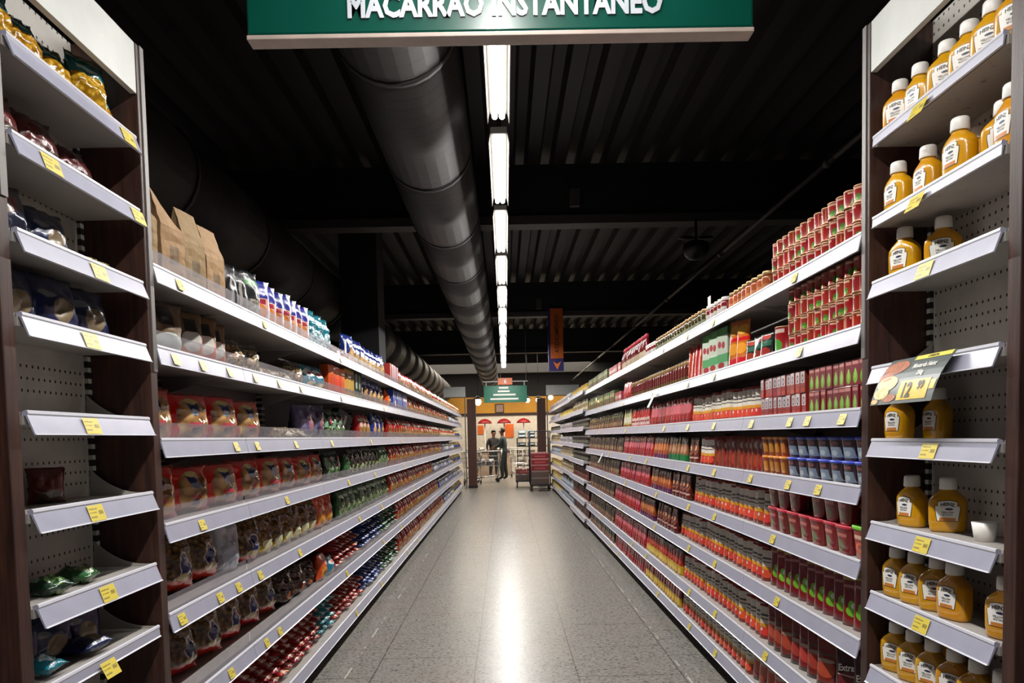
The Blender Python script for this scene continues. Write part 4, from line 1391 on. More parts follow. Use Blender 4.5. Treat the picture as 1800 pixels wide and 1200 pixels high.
# left bay goods
def bay(lv, lst):
    for (key, y, off, turn, lean, sc, lab) in lst:
        put(key, (XL - off, y, LB[lv] + .001), radians(90 - turn), '', rx=radians(-lean), sc=sc, label=lab)
bay(0, [('tealgold', 1.84, .075, 15, 6, .8, 'nearest teal and gold pasta bag on the wooden bay top shelf'), ('tealgold', 1.97, .075, 12, 14, .8, 'second teal and gold pasta bag on the wooden bay top shelf'),
        ('tealgold', 2.105, .075, 14, 16, .78, 'slumped teal and gold pasta bag, middle of the wooden bay top shelf'), ('tealgold', 2.235, .07, 22, 2, .88, 'upright crinkled pasta bag with red corner, wooden bay top shelf'),
        ('tealgold', 2.335, .08, 14, 8, .62, 'farthest small gold pasta bag beside the metal edge, wooden bay top shelf')])
bay(1, [('maroon', 1.86, .09, 8, 14, .95, 'nearest maroon bag on the second shelf of the left wooden bay'), ('maroon', 2.03, .09, 8, 14, .95, 'middle maroon bag on the second shelf of the left wooden bay'),
        ('maroon', 2.19, .08, 12, 20, .85, 'farthest maroon bag on the second shelf of the left wooden bay')])
bay(2, [('rednavy', 1.87, .09, 6, 8, .95, 'nearest red and navy bag on the third shelf of the left wooden bay'), ('navy', 2.05, .09, 8, 12, .85, 'navy bag between two others on the third shelf, left wooden bay'),
        ('shellflat', 2.22, .07, 6, 0, .62, 'flat gold pasta bag near the wood panel, third shelf, left wooden bay')])
bay(3, [('navy', 1.88, .09, 8, 10, .9, 'nearest navy bag on the fourth shelf of the left wooden bay'), ('navy', 2.04, .08, 10, 10, .95, 'middle navy bag on the fourth shelf of the left wooden bay'),
        ('navy', 2.2, .08, 14, 12, .95, 'farthest navy bag on the fourth shelf of the left wooden bay')])
bay(5, [('maroon', 2.08, .15, 35, 0, .6, 'single dark red bag on the near-empty sixth shelf, left wooden bay')])
def lying(key, lv, y, off, rz, h, sc, lab, tilt=0):
    o = put(key, (XL - off, y, LB[lv] + .012 + h), rz, '', rx=radians(-90 + tilt), sc=sc, label=lab)
lying('darkgreen', 6, 1.93, .03, radians(78), .012, .55, 'dark green bag lying flat on the seventh shelf, left wooden bay')
lying('greenpale', 6, 2.1, .04, radians(96), .012, .55, 'green and pink bag lying flat on the seventh shelf, left wooden bay')
bay(7, [('navy', 1.86, .12, 20, 6, .8, 'nearest dark round-print bag at back of the eighth shelf, left wooden bay'), ('navy', 2.02, .13, 20, 6, .8, 'second dark round-print bag at back of the eighth shelf, left wooden bay'),
        ('navy', 2.17, .13, 20, 6, .8, 'third dark round-print bag at back of the eighth shelf, left wooden bay')])
lying('navy', 7, 2.08, .02, radians(84), .02, .6, 'navy and white bag lying at the front of the eighth shelf')
lying('teal', 7, 1.88, .02, radians(84), .02, .5, 'teal bag lying at the near front of the eighth shelf')

# tilted dark green box leaning out on third shelf of the left run
t = thing('pasta_box', 'dark green PENELLI box tilted on the left run third shelf', 'pasta box', (XL - .17, 5.80, LZ[2] + .05), radians(90 - 20))
t.rotation_euler = (0, radians(24), radians(66))
bm = bmesh.new()
box(bm, -.09, .09, -.035, .035, 0, .17, .002)
obj('carton', bm, plain('penelli_green', '#12241a', .4), t)
me = text_mesh('PENELLI', .034, .001)
place_text(me, (.02, -.0365, .085), (0, 0, 1), (-1, 0, 0))
me.materials.append(M['label_white'])
new_obj('lettering', me, t)
bm = bmesh.new()
box(bm, .091, .0915, -.033, .033, .005, .165)
obj('side_print', bm, plain('penelli_ochre', '#b89448', .4), t)

# white shelf flags
for k, (x, y, z, lab) in enumerate(((XR + .05, 4.5, RZ[0] + .001, 'white upright card standing among jars on the right run top shelf'), (XL - .05, 5.62, LZ[0] + .001, 'white upright card beside the blue bags on the left run top shelf'))):
    bm = bmesh.new()
    box(bm, -.001, .001, -.03, .03, 0, .17)
    tag(obj('shelf_card', bm, M['board'], loc=(x, y, z)), lab, 'card')
    C.objects[-1]
for (y, lv, lab) in ((5.75, 1, 'white flag tag hanging below the right run second shelf'), (8.9, 3, 'white flag tag hanging below the right run fourth shelf')):
    bm = bmesh.new()
    prism(bm, [(XR - .018, RZ[lv] - .02), (XR - .020, RZ[lv] - .02), (XR - .075, RZ[lv] - .13), (XR - .073, RZ[lv] - .13)], 'y', y, y + .09)
    tag(obj('shelf_flag', bm, M['board']), lab, 'tag')

# ------------------------------------------------------------------ room
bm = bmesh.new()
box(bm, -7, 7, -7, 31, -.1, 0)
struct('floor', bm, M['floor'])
bm = bmesh.new()
ZC = 4.2
x = -7.0
pts = []
while x < 7:
    pts += [(x, ZC), (x + .12, ZC), (x + .15, ZC + .09), (x + .24, ZC + .09)]
    x += .27
top = [(7, ZC), (7.0, ZC + .3), (-7, ZC + .3)]
prism(bm, pts + top, 'y', -7, 31)
struct('ceiling', bm, M['ceiling'])
for nm, a in (('wall_left', (-7.1, -7, -7, 31)), ('wall_right', (7, 7.1, -7, 31)), ('wall_front', (-7, 7, -7.1, -7))):
    bm = bmesh.new()
    box(bm, a[0], a[1], a[2], a[3], 0, ZC)
    struct(nm, bm, M['blackwall'])
bm = bmesh.new()
box(bm, -7, 7, 30, 30.1, 2.95, ZC)
struct('wall_back', bm, M['blackwall'])
bm = bmesh.new()
box(bm, -7, 7, 30, 30.1, 0, 2.3)
struct('wall_back', bm, plain('far_white_wall', '#d8cfc0', .7))
bm = bmesh.new()
box(bm, -7, 7, 29.98, 30.1, 2.301, 2.949)
struct('wall_back', bm, plain('mustard_band', '#b8821c', .6, vary=.2, scale=.8))
bm = bmesh.new()
box(bm, -7, 7, 29.94, 29.979, 2.23, 2.32)
struct('trim_1', bm, plain('dark_trim', '#2c120c', .6))
for i, (y, fz) in enumerate(((2.0, 0), (8.06, 0), (14.1, 0), (20.1, 0), (26.2, 0))):
    bm = bmesh.new()
    box(bm, -7, 7, y, y + .08, 3.66, ZC)
    box(bm, -7, 7, y - .07, y + .15, 3.57, 3.659, mi=1)
    o = struct('beam', bm, [M['beam'], M['flange'] if i < 3 else M['beam']])  # far flanges take the black beam colour in place of shade
bm = bmesh.new()
box(bm, -1.965, -1.51, 9.3, 9.8, 0, ZC)
struct('column', bm, M['blackwall'])

# ducts and pipe
def duct(x, z, r, lab):
    bm = bmesh.new()
    n = 28
    for y in [(-6.9 + 1.5 * k) for k in range(25)]:
        if y > 28:
            break
        tube(bm, (x, y, z), (x, y + 1.46, z), r, n)
        tube(bm, (x, y + 1.46, z), (x, y + 1.5, z), r * 1.025, n)
    o = obj('air_duct', bm, M['duct'])
    tag(o, lab, 'duct')
duct(-.47, 3.28, .285, 'round grey ribbed air duct hanging left of the light line')
duct(-2.33, 3.15, .36, 'second grey air duct, above the left shelf run')
bm = bmesh.new()
for y in range(-6, 29, 3):
    tube(bm, (2.62, y, 3.5), (2.62, y + 3, 3.5), .022, 10)
    tube(bm, (2.62, y + .1, 3.5), (2.62, y + .18, 3.5), .034, 10)
tag(obj('hanging_conduit', bm, M['flange']), 'thin grey conduit pipe running above the right shelves', 'pipe')

# tubes
tubem = emit('tube_glow', '#fdf8f0', 9)
fixm = plain('fixture_white', '#8a8680', .5)
proto = None
ys = [3.05 + 1.5 * k for k in range(-3, 11)]
def light_fixture(y, x, z, lab, first=[None]):
    if first[0] is None:
        bm = bmesh.new()
        box(bm, -.05, .05, 0, 1.24, .02, .06, .004)
        m1 = to_mesh(bm, 'fixture', fixm)
        bm = bmesh.new()
        for xx in (-.02, .02):
            tube(bm, (xx, .02, 0), (xx, 1.22, 0), .0165, 10)
        m2 = to_mesh(bm, 'tube', tubem, True)
        bm = bmesh.new()
        for yy in (.2, 1.04):
            tube(bm, (0, yy, .06), (0, yy, .58), .003, 6)
        m3 = to_mesh(bm, 'rod', M['dark_metal'])
        bm = bmesh.new()
        for sx in (-1, 1):
            prism(bm, [(sx * .05, .02), (sx * .054, .02), (sx * .062, -.03), (sx * .058, -.03)], 'y', 0, 1.24)
        m4 = to_mesh(bm, 'reflector', fixm)
        first[0] = (m1, m2, m3, m4)
    t = thing('tube_light', lab, 'light', (x, y, z), 0, 'tube lights in the central line')
    for nm, m in zip(('housing', 'tube', 'hanger', 'reflector'), first[0]):
        new_obj(nm, m, t)
n_vis = 0
for y in ys:
    if y >= 2.9:
        lab = (ORD[n_vis] if n_vis < 12 else 'farthest') + ' fluorescent tube light seen in the central line over the aisle'
        n_vis += 1
    else:
        lab = 'fluorescent tube light over the aisle behind the hanging sign'
    light_fixture(y, .0, 3.13, lab)

def area(name, loc, sx, sy, power, col, rot=(0, 0, 0)):
    l = bpy.data.lights.new(name, 'AREA')
    l.shape = 'RECTANGLE'
    l.size, l.size_y = sx, sy
    l.energy = power
    l.color = col
    o = bpy.data.objects.new(name, l)
    C.objects.link(o)
    o.location = loc
    o.rotation_euler = rot
    return o
for y in ys:
    area('tube_lamp', (0, y + .62, 3.105), .085, 1.2, 38, (1, .975, .94))
# fill lights added to brighten the neighbouring aisles and the hall beyond
for xx in (-4.6, 4.6):
    area('neighbour_aisle_fill', (xx, 10, 3.1), .1, 22, 60, (1, .96, .9))
area('hall_fill', (0, 25.5, 3.9), 6, 6, 1000, (1, .88, .72))

# ------------------------------------------------------------------ hanging signs
g_sign = plain('sign_green', '#06463a', .22, vary=.1, scale=3, coat=.5)
t = thing('aisle_sign', 'big green hanging sign reading MACARRÃO INSTANTÂNEO in white', 'sign', (0.013, 2.24, 2.515))
bm = bmesh.new()
box(bm, -.727, .727, 0, .05, .018, .455, .006)
obj('panel', bm, g_sign, t)
bm = bmesh.new()
box(bm, -.728, .728, -.003, .053, .004, .017, .002)
obj('bottom_trim', bm, plain('sign_trim', '#a8988e', .5), t)
me = text_mesh('MACARRÃO INSTANTÂNEO', .09, .0034, .0015, sx=.79)
place_text(me, (.012, -.0025, .062), (1, 0, 0), (0, 0, 1))
me.materials.append(plain('sign_white', '#b4b8c0', .4))
new_obj('lettering', me, t)
bm = bmesh.new()
for xx in (-.12, .6):
    tube(bm, (xx, .025, .45), (xx, .025, 1.68), .003, 6)
obj('hanger', bm, M['dark_metal'], t)

t = thing('aisle_sign', 'small far green hanging sign with orange number plate above it', 'sign', (.03, 20.0, 2.28))
bm = bmesh.new()
box(bm, -.57, .57, 0, .03, 0, .44, .004)
obj('panel', bm, plain('far_green', '#0f6a50', .3, vary=.1), t)
bm = bmesh.new()
for z0, a, b in ((.36, -.17, .08), (.27, -.2, .11), (.18, -.32, .27), (.07, -.4, .34)):
    box(bm, a, b, -.006, -.001, z0, z0 + .045)
obj('lettering', bm, M['label_white'], t)
bm = bmesh.new()
box(bm, -.6, .6, 0, .03, .54, .56)
for xx in (-.5, .5):
    box(bm, xx - .01, xx + .01, 0, .02, .44, .54)
for xx in (-.12, .55):
    tube(bm, (xx, .015, .56), (xx, .015, 1.9), .004, 6)
obj('hanger', bm, M['board'], t)
bm = bmesh.new()
box(bm, -.19, .19, -.03, -.002, .46, .64, .004)
pl = obj('number_plate', bm, plain('plate_orange', '#d8641c', .4), t)
me = text_mesh('6', .14, .003)
place_text(me, (0, -.034, .5), (1, 0, 0), (0, 0, 1))
me.materials.append(M['label_white'])
new_obj('lettering', me, pl)

t = thing('hanging_banner', 'vertical purple and orange hanging banner with arrow pointing down', 'sign', (.965, 14.0, 2.56))
bm = bmesh.new()
box(bm, -.14, .14, 0, .03, 0, 1.16, .004)
obj('panel', bm, plain('banner_purple', '#241c5c', .4), t)
bm = bmesh.new()
box(bm, -.095, .135, -.02, -.002, .23, 1.14, .002)
pl = obj('orange_panel', bm, plain('banner_orange', '#b0520c', .4), t)
me = text_mesh('ATENDIMENTO', .11, .002, sx=.9)
place_text(me, (.055, -.022, .68), (0, 0, 1), (-1, 0, 0))
me.materials.append(plain('banner_ink', '#4a1c10', .5))
new_obj('lettering', me, pl)
bm = bmesh.new()
prism(bm, [(-.055, .18), (.02, .025), (.095, .18), (.02, .13)], 'y', -.006, -.001)
obj('arrow', bm, plain('arrow_orange', '#d8702c', .4), t)
bm = bmesh.new()
for xx in (-.1, .1):
    tube(bm, (xx, .015, 1.16), (xx, .015, 1.64), .003, 6)
obj('hanger', bm, M['dark_metal'], t)

# ceiling boxes and the dome
bm = bmesh.new()
box(bm, -.05, .05, -.03, .03, 0, .18, .006)
tag(obj('hanging_speaker', bm, M['flange'], loc=(.76, 7.86, 3.70)), 'small grey box on the first dark beam right of the lights', 'box')
bm = bmesh.new()
box(bm, -.05, .05, -.03, .03, 0, .18, .006)
tag(obj('hanging_speaker', bm, M['flange'], loc=(.66, 13.9, 3.68)), 'small grey box on the beam above the purple banner', 'box')
t = thing('hanging_dome_fitting', 'dark dome fitting with two flat wings hung above the right shelves', 'ceiling fitting', (2.02, 7.95, 3.16))
me = mesh_lathe([(.005, 0), (.07, .012), (.115, .05), (.135, .11), (.13, .17), (.06, .2)], M['black'], 24)
new_obj('dome', me, t)
for sx in (-1, 1):
    bm = bmesh.new()
    bmesh.ops.create_uvsphere(bm, u_segments=16, v_segments=8, radius=1)
    for v in bm.verts:
        v.co = Vector((v.co.x * .09 + sx * .1, v.co.y * .05, v.co.z * .018 + .23))
    obj('wing', bm, M['dark_metal'], t, True)
bm = bmesh.new()
tube(bm, (0, 0, .2), (0, 0, .42), .015, 10)
obj('stem', bm, M['dark_metal'], t)

# ------------------------------------------------------------------ far end
for nm, x0, x1, y, lab in (('l', -1.02, -.79, 20.6, 'brown wooden pillar at the far end of the left shelf run'), ('r', .9, 1.13, 20.9, 'brown wooden pillar at the far end of the right shelf run')):
    t = thing('wooden_pillar', lab, 'pillar', ((x0 + x1) / 2, y, 0))
    w = (x1 - x0) / 2
    bm = bmesh.new()
    box(bm, -w, w, 0, .35, .06, 2.42, .004)
    obj('shaft', bm, plain('pillar_brown', '#4a271b', .5, vary=.2), t)
    bm = bmesh.new()
    box(bm, -w - .01, w + .01, -.01, .36, 0, .06)
    obj('base', bm, M['kick'], t)
for x0, x1, lab in ((-1.62, -1.04, 'white header board over the far end of the left run'), (1.12, 2.0, 'white header board over the far end of the right run')):
    t = thing('end_header', lab, 'board', ((x0 + x1) / 2, 20.3, 0))
    w = (x1 - x0) / 2
    bm = bmesh.new()
    box(bm, -w, w, 0, .04, 2.46, 2.73, .003)
    obj('board', bm, M['board'], t)
    bm = bmesh.new()
    for xx in (-w + .02, w - .02):
        box(bm, xx - .015, xx + .015, .005, .035, 0, 2.459)
    obj('post', bm, M['trim_metal'], t)

warm = emit('warm_lamp', '#ffd9a0', 22)
lampdefs = [(-.77, 22.0, 2.40, .10, 'large warm pendant lamp left of the far green sign'), (.665, 22.0, 2.42, .07, 'warm globe lamp just right of the far green sign'),
            (.98, 22.0, 2.42, .07, 'second warm globe lamp right of the far green sign'), (1.36, 22.3, 2.50, .07, 'third warm globe lamp over the far right shelves')]
for (x, y, z, r, lab) in lampdefs:
    t = thing('pendant_lamp', lab, 'lamp', (x, y, z))
    new_obj('globe', mesh_lathe([(r * .3, -r), (r * .8, -r * .6), (r, 0), (r * .8, r * .6), (r * .3, r)], warm, 16), t)
    new_obj('shade', mesh_lathe([(r * 1.6, r * .75), (r * 1.65, r * .8), (r * .5, r * 1.5), (r * .3, r * 1.8)], M['flange'], 20), t)
    bm = bmesh.new()
    tube(bm, (0, 0, r * 1.8), (0, 0, 4.2 - z), .006, 6)
    obj('cord', bm, M['black'], t)

# picture, red parasol shades, posters, counters at the back
t = thing('framed_picture', 'small framed picture on the far mustard band', 'picture', (-.2, 29.93, 2.32))
bm = bmesh.new()
box(bm, -.17, .17, 0, .03, 0, .36, .004)
obj('frame', bm, plain('pic_brown', '#3a1c10', .5), t)
bm = bmesh.new()
box(bm, -.14, .14, -.006, -.001, .04, .32)
obj('print', bm, plain('pic_print', '#8a7468', .5, vary=.6, scale=20), t)
redm = plain('parasol_red', '#8a1216', .5)
for x, lab in ((-.77, 'left red half-round parasol on the far white wall'), (-.03, 'middle red half-round parasol on the far white wall'), (.72, 'right red half-round parasol on the far white wall')):
    t = thing('red_parasol', lab, 'parasol', (x, 29.2, 0), 0)
    new_obj('canopy', mesh_lathe([(.27, 1.90), (.275, 1.905), (.25, 1.96), (.19, 2.02), (.1, 2.065), (.01, 2.085)], redm, 20), t)
    bm = bmesh.new()
    tube(bm, (0, 0, .03), (0, 0, 2.0), .02, 10)
    obj('pole', bm, M['lid_white'], t)
    bm = bmesh.new()
    tube(bm, (0, 0, 0), (0, 0, .035), .18, 16, .16)
    obj('base', bm, M['dark_metal'], t)
for x0, x1, z0, z1, lab in ((-1.08, -.85, 1.5, 1.85, 'orange poster left on the far white wall'), (0.0, .34, 1.35, 1.88, 'orange poster in the middle of the far white wall')):
    bm = bmesh.new()
    box(bm, x0, x1, 29.96, 29.98, z0, z1, .002)
    tag(obj('hanging_poster', bm, plain('poster_orange', '#dd6a1e', .5)), lab, 'poster')
def goods_shelf(x0, x1, y, zs, lab, mats):
    t = thing('display_shelf', lab, 'shelving', (0, y, 0))
    bm = bmesh.new()
    for xx in (x0, x1 - .04):
        box(bm, xx, xx + .04, 0, .5, 0, zs[-1] + .02)
    obj('frame', bm, M['dark_metal'], t)
    for z in zs:
        bm = bmesh.new()
        box(bm, x0 + .041, x1 - .041, 0, .5, z, z + .03)
        obj('shelf', bm, M['dark_metal'], t)
    return t
goods_shelf(.42, 1.6, 27.6, [.3, .65, 1.0, 1.3], 'dark rack stacked with pale blue packs at the far right', None)
pb = D('tissue_blue', '#7f97a6', (('r', .1, .9, .3, .6, '#c4ccd0'),), rough=.4)
kind('tissue', 'tissue_pack', 'pack', 'pale blue tissue pack', 'bag', .3, .13, .28, pb, 2, lump=.06)
for z in (1.03, 1.33):
    for k in range(2 if z > 1.2 else 1):
        for j in range(3):
            put('tissue', (.62 + .34 * j, 27.85, z + .002 + k * .132), 0, 'far rack|%s' % ('top' if z > 1.2 else 'second'), k, 2)
bk = D('grocery_mix', '#8a7c74', (('r', .1, .9, .2, .5, '#b8a89c'), ('r', .1, .9, .6, .8, '#5c4c48')), rough=.4)
kind('groc', 'grocery_box', 'box', 'brownish grocery carton', 'carton', .26, .2, .3, bk, 1)
for z in (.33, .68):
    for j in range(3):
        put('groc', (.62 + .34 * j, 27.85, z + .001), 0, 'far rack|%s' % ('third' if z > .5 else 'bottom'))
# low counter at left back
t = thing('counter', 'low pale counter with striped front behind the trolleys', 'counter', (-.55, 27.2, 0))
bm = bmesh.new()
box(bm, -.75, .75, 0, .5, 0, .84, .005)
obj('body', bm, plain('counter_beige', '#a08a78', .6, vary=.3, scale=6), t)
bm = bmesh.new()
box(bm, -.78, .78, -.03, .52, .841, .88, .004)
obj('top', bm, plain('counter_top', '#4a4240', .4), t)
kind('groc2', 'bread_bag', 'bag', 'pale bread bag', 'bag', .24, .14, .16, D('bread_mix', '#98948e', (('e', .5, .5, .3, .3, '#c8c4bc'),), rough=.4), 2, lump=.2)
for j in range(5):
    put('groc2', (-1.15 + .29 * j, 27.45, .882), 0, 'far counter|top')

# ------------------------------------------------------------------ trolleys
def cart(x, y, rz, lab, fill):
    t = thing('shopping_cart', lab, 'shopping cart', (x, y, 0), rz, 'shopping carts at the far end')
    L, W = .78, .5
    # basket: tapered wire
    bm = bmesh.new()
    z0, z1 = .5, .95
    def c(u, v, z):
        k = (z - z0) / (z1 - z0)
        xx = -L / 2 * (1 - .18 * (1 - k)) + u * (L * (1 - .12 * (1 - k)))
        yy = (v - .5) * W * (.78 + .22 * k)
        return (xx, yy, z)
    for k in range(9):
        u = k / 8
        tube(bm, c(u, 0, z0), c(u, 0, z1), .0035, 5)
        tube(bm, c(u, 1, z0), c(u, 1, z1), .0035, 5)
        tube(bm, c(u, 0, z0), c(u, 1, z0), .0035, 5)
    for k in range(6):
        v = k / 5
        for u in (0, 1):
            tube(bm, c(u, v, z0), c(u, v, z1), .0035, 5)
        tube(bm, c(0, v, z0), c(1, v, z0), .0035, 5)
    for z in (z0, .65, .8, z1):
        r_ = .008 if z == z1 else .0035
        for v in (0, 1):
            tube(bm, c(0, v, z), c(1, v, z), r_, 6)
        for u in (0, 1):
            tube(bm, c(u, 0, z), c(u, 1, z), r_, 6)
    obj('basket', bm, M['chrome'], t)
    bm = bmesh.new()
    for v in (-1, 1):
        yy = v * W * .42
        tube(bm, (L / 2 + .05, yy, 1.0), (L / 2 - .1, yy, .2), .013, 8)
        tube(bm, (L / 2 - .1, yy, .2), (-L / 2 + .05, yy * .8, .13), .013, 8)
        tube(bm, (-L / 2 + .05, yy * .8, .13), (-L / 2 + .1, yy * .8, .5), .010, 8)
    tube(bm, (L / 2 - .1, -W * .42, .2), (L / 2 - .1, W * .42, .2), .012, 8)
    obj('frame', bm, M['chrome'], t)
    bm = bmesh.new()
    tube(bm, (L / 2 + .05, -W * .5, 1.0), (L / 2 + .05, W * .5, 1.0), .016, 10)
    obj('handle', bm, plain('cart_handle', '#c8c4be', .4), t)
    for xx in (L / 2 - .1, -L / 2 + .06):
        for v in (-1, 1):
            yy = v * W * (.42 if xx > 0 else .34)
            bm = bmesh.new()
            tube(bm, (xx, yy - .012, .06), (xx, yy + .012, .06), .06, 16)
            w = obj('wheel', bm, M['black'], t)
            bm = bmesh.new()
            tube(bm, (xx, yy - .02, .06), (xx, yy - .02, .2), .008, 6)
            tube(bm, (xx, yy + .02, .06), (xx, yy + .02, .2), .008, 6)
            tube(bm, (xx, yy - .021, .06), (xx, yy + .021, .06), .012, 8)
            obj('caster_fork', bm, M['dark_metal'], w)
cart(-.55, 23.2, radians(4), 'chrome shopping cart in front of the standing person', 1)
cart(-.98, 21.9, radians(84), 'chrome shopping cart beside the far left wooden pillar', 0)
cart(.45, 25.2, radians(100), 'empty chrome shopping cart right of the standing person', 0)
kind('grocbag', 'grocery_bag', 'bag', 'grey plastic grocery bag in a cart', 'bag', .26, .2, .2, D('grey_plastic', ('blot', '#5c5a60', '#8e8c94', 14), (), rough=.3, bump=.5), 2, lump=.3)
for j, (dx, dy) in enumerate(((-.2, 0), (.07, 0))):
    put('grocbag', (-.55 + dx, 23.2 + dy, .512), .3 * j, 'near cart|basket')

def roll_rack():
    t = thing('stock_trolley', 'black tall-framed stock trolley beside the right shelves at the far end', 'trolley', (.86, 19.2, 0))
    bm = bmesh.new()
    box(bm, -.26, .26, -.34, .34, .13, .17, .004)
    obj('deck', bm, M['dark_metal'], t)
    bm = bmesh.new()
    for sx in (-.25, .25):
        for sy in (-.33, .33):
            tube(bm, (sx, sy, .17), (sx, sy, 1.5), .014, 8)
        tube(bm, (sx, -.33, 1.5), (sx, .33, 1.5), .012, 8)
        tube(bm, (sx, -.33, .8), (sx, .33, .8), .008, 8)
    tube(bm, (-.25, .33, 1.5), (.25, .33, 1.5), .012, 8)
    tube(bm, (-.25, .33, .9), (.25, .33, .9), .008, 8)
    for sx in (-.26, .26):
        tube(bm, (sx, -.33, .06), (sx, .33, .06), .012, 8)
    tube(bm, (-.26, -.33, .06), (.26, -.33, .06), .012, 8)
    obj('frame', bm, M['dark_metal'], t)
    for sx in (-.22, .22):
        for sy in (-.28, .28):
            bm = bmesh.new()
            tube(bm, (sx - .014, sy, .05), (sx + .014, sy, .05), .05, 14)
            box(bm, sx - .02, sx + .02, sy - .02, sy + .02, .1, .13)
            obj('wheel', bm, M['black'], t)
roll_rack()
kind('redcrate', 'stock_box', 'box', 'red and pink shrink-wrapped box', 'carton', .44, .15, .55, D('red_case', '#7c1c22', (('r', 0, 1, .8, 1, '#b87870'), ('r', .2, .8, .25, .5, '#a84a48')), bump=0, rough=.3), 1)
kind('browncrate', 'stock_box', 'box', 'brown shrink-wrapped box', 'carton', .44, .17, .55, D('brown_case', '#54403a', (('r', 0, 1, .8, 1, '#7c6c64'),), bump=0, rough=.3), 1)
z = .172
for k, key in enumerate(('browncrate', 'browncrate', 'redcrate', 'redcrate', 'redcrate')):
    put(key, (.86, 19.2, z), 0, 'tall stock trolley|deck', k, 5)
    z += KIND[key]['h'] + .001
t = thing('platform_trolley', 'low wire-sided trolley loaded with boxes left of the tall stock trolley', 'trolley', (.5, 20.6, 0))
bm = bmesh.new()
box(bm, -.24, .24, -.35, .35, .16, .2, .004)
obj('deck', bm, M['dark_metal'], t)
bm = bmesh.new()
for k in range(7):
    yy = -.34 + .68 * k / 6
    for sx in (-.235, .235):
        tube(bm, (sx, yy, .2), (sx, yy, .85), .005, 6)
for k in range(6):
    xx = -.235 + .47 * k / 5
    tube(bm, (xx, -.345, .2), (xx, -.345, .62), .005, 6)
for z_ in (.35, .5, .62, .85):
    for sx in (-.235, .235):
        tube(bm, (sx, -.34, z_), (sx, .34, z_), .007, 6)
    if z_ < .8:
        tube(bm, (-.235, -.345, z_), (.235, -.345, z_), .007, 6)
obj('wire_sides', bm, M['chrome'], t)
for sx in (-.2, .2):
    for sy in (-.28, .28):
        bm = bmesh.new()
        tube(bm, (sx - .014, sy, .06), (sx + .014, sy, .06), .06, 14)
        box(bm, sx - .02, sx + .02, sy - .02, sy + .02, .12, .16)
        obj('wheel', bm, M['black'], t)
z = .202
for k, key in enumerate(('browncrate', 'redcrate')):
    put(key, (.5, 20.6, z), 0, 'low wire-sided trolley|deck', k, 2)
    z += KIND[key]['h'] + .001

# ------------------------------------------------------------------ people
def skin_body(name, joints, edges, radii, mats, subdiv=2):
    me = bpy.data.meshes.new(name)
    me.from_pydata([Vector(j) for j in joints], edges, [])
    o = bpy.data.objects.new(name, me)
    C.objects.link(o)
    m = o.modifiers.new('s', 'SKIN')
    m.use_smooth_shade = True
    for i, v in enumerate(me.skin_vertices[0].data):
        r_ = radii[i]
        v.radius = r_ if isinstance(r_, tuple) else (r_, r_)
        v.use_root = (i == 0)
    s_ = o.modifiers.new('d', 'SUBSURF')
    s_.levels = subdiv
    s_.render_levels = subdiv
    dg = bpy.context.evaluated_depsgraph_get()
    out = bpy.data.meshes.new_from_object(o.evaluated_get(dg))
    bpy.data.objects.remove(o)
    out.materials.clear()
    for m_ in mats:
        out.materials.append(m_)
    for p in out.polygons:
        p.use_smooth = True
    return out

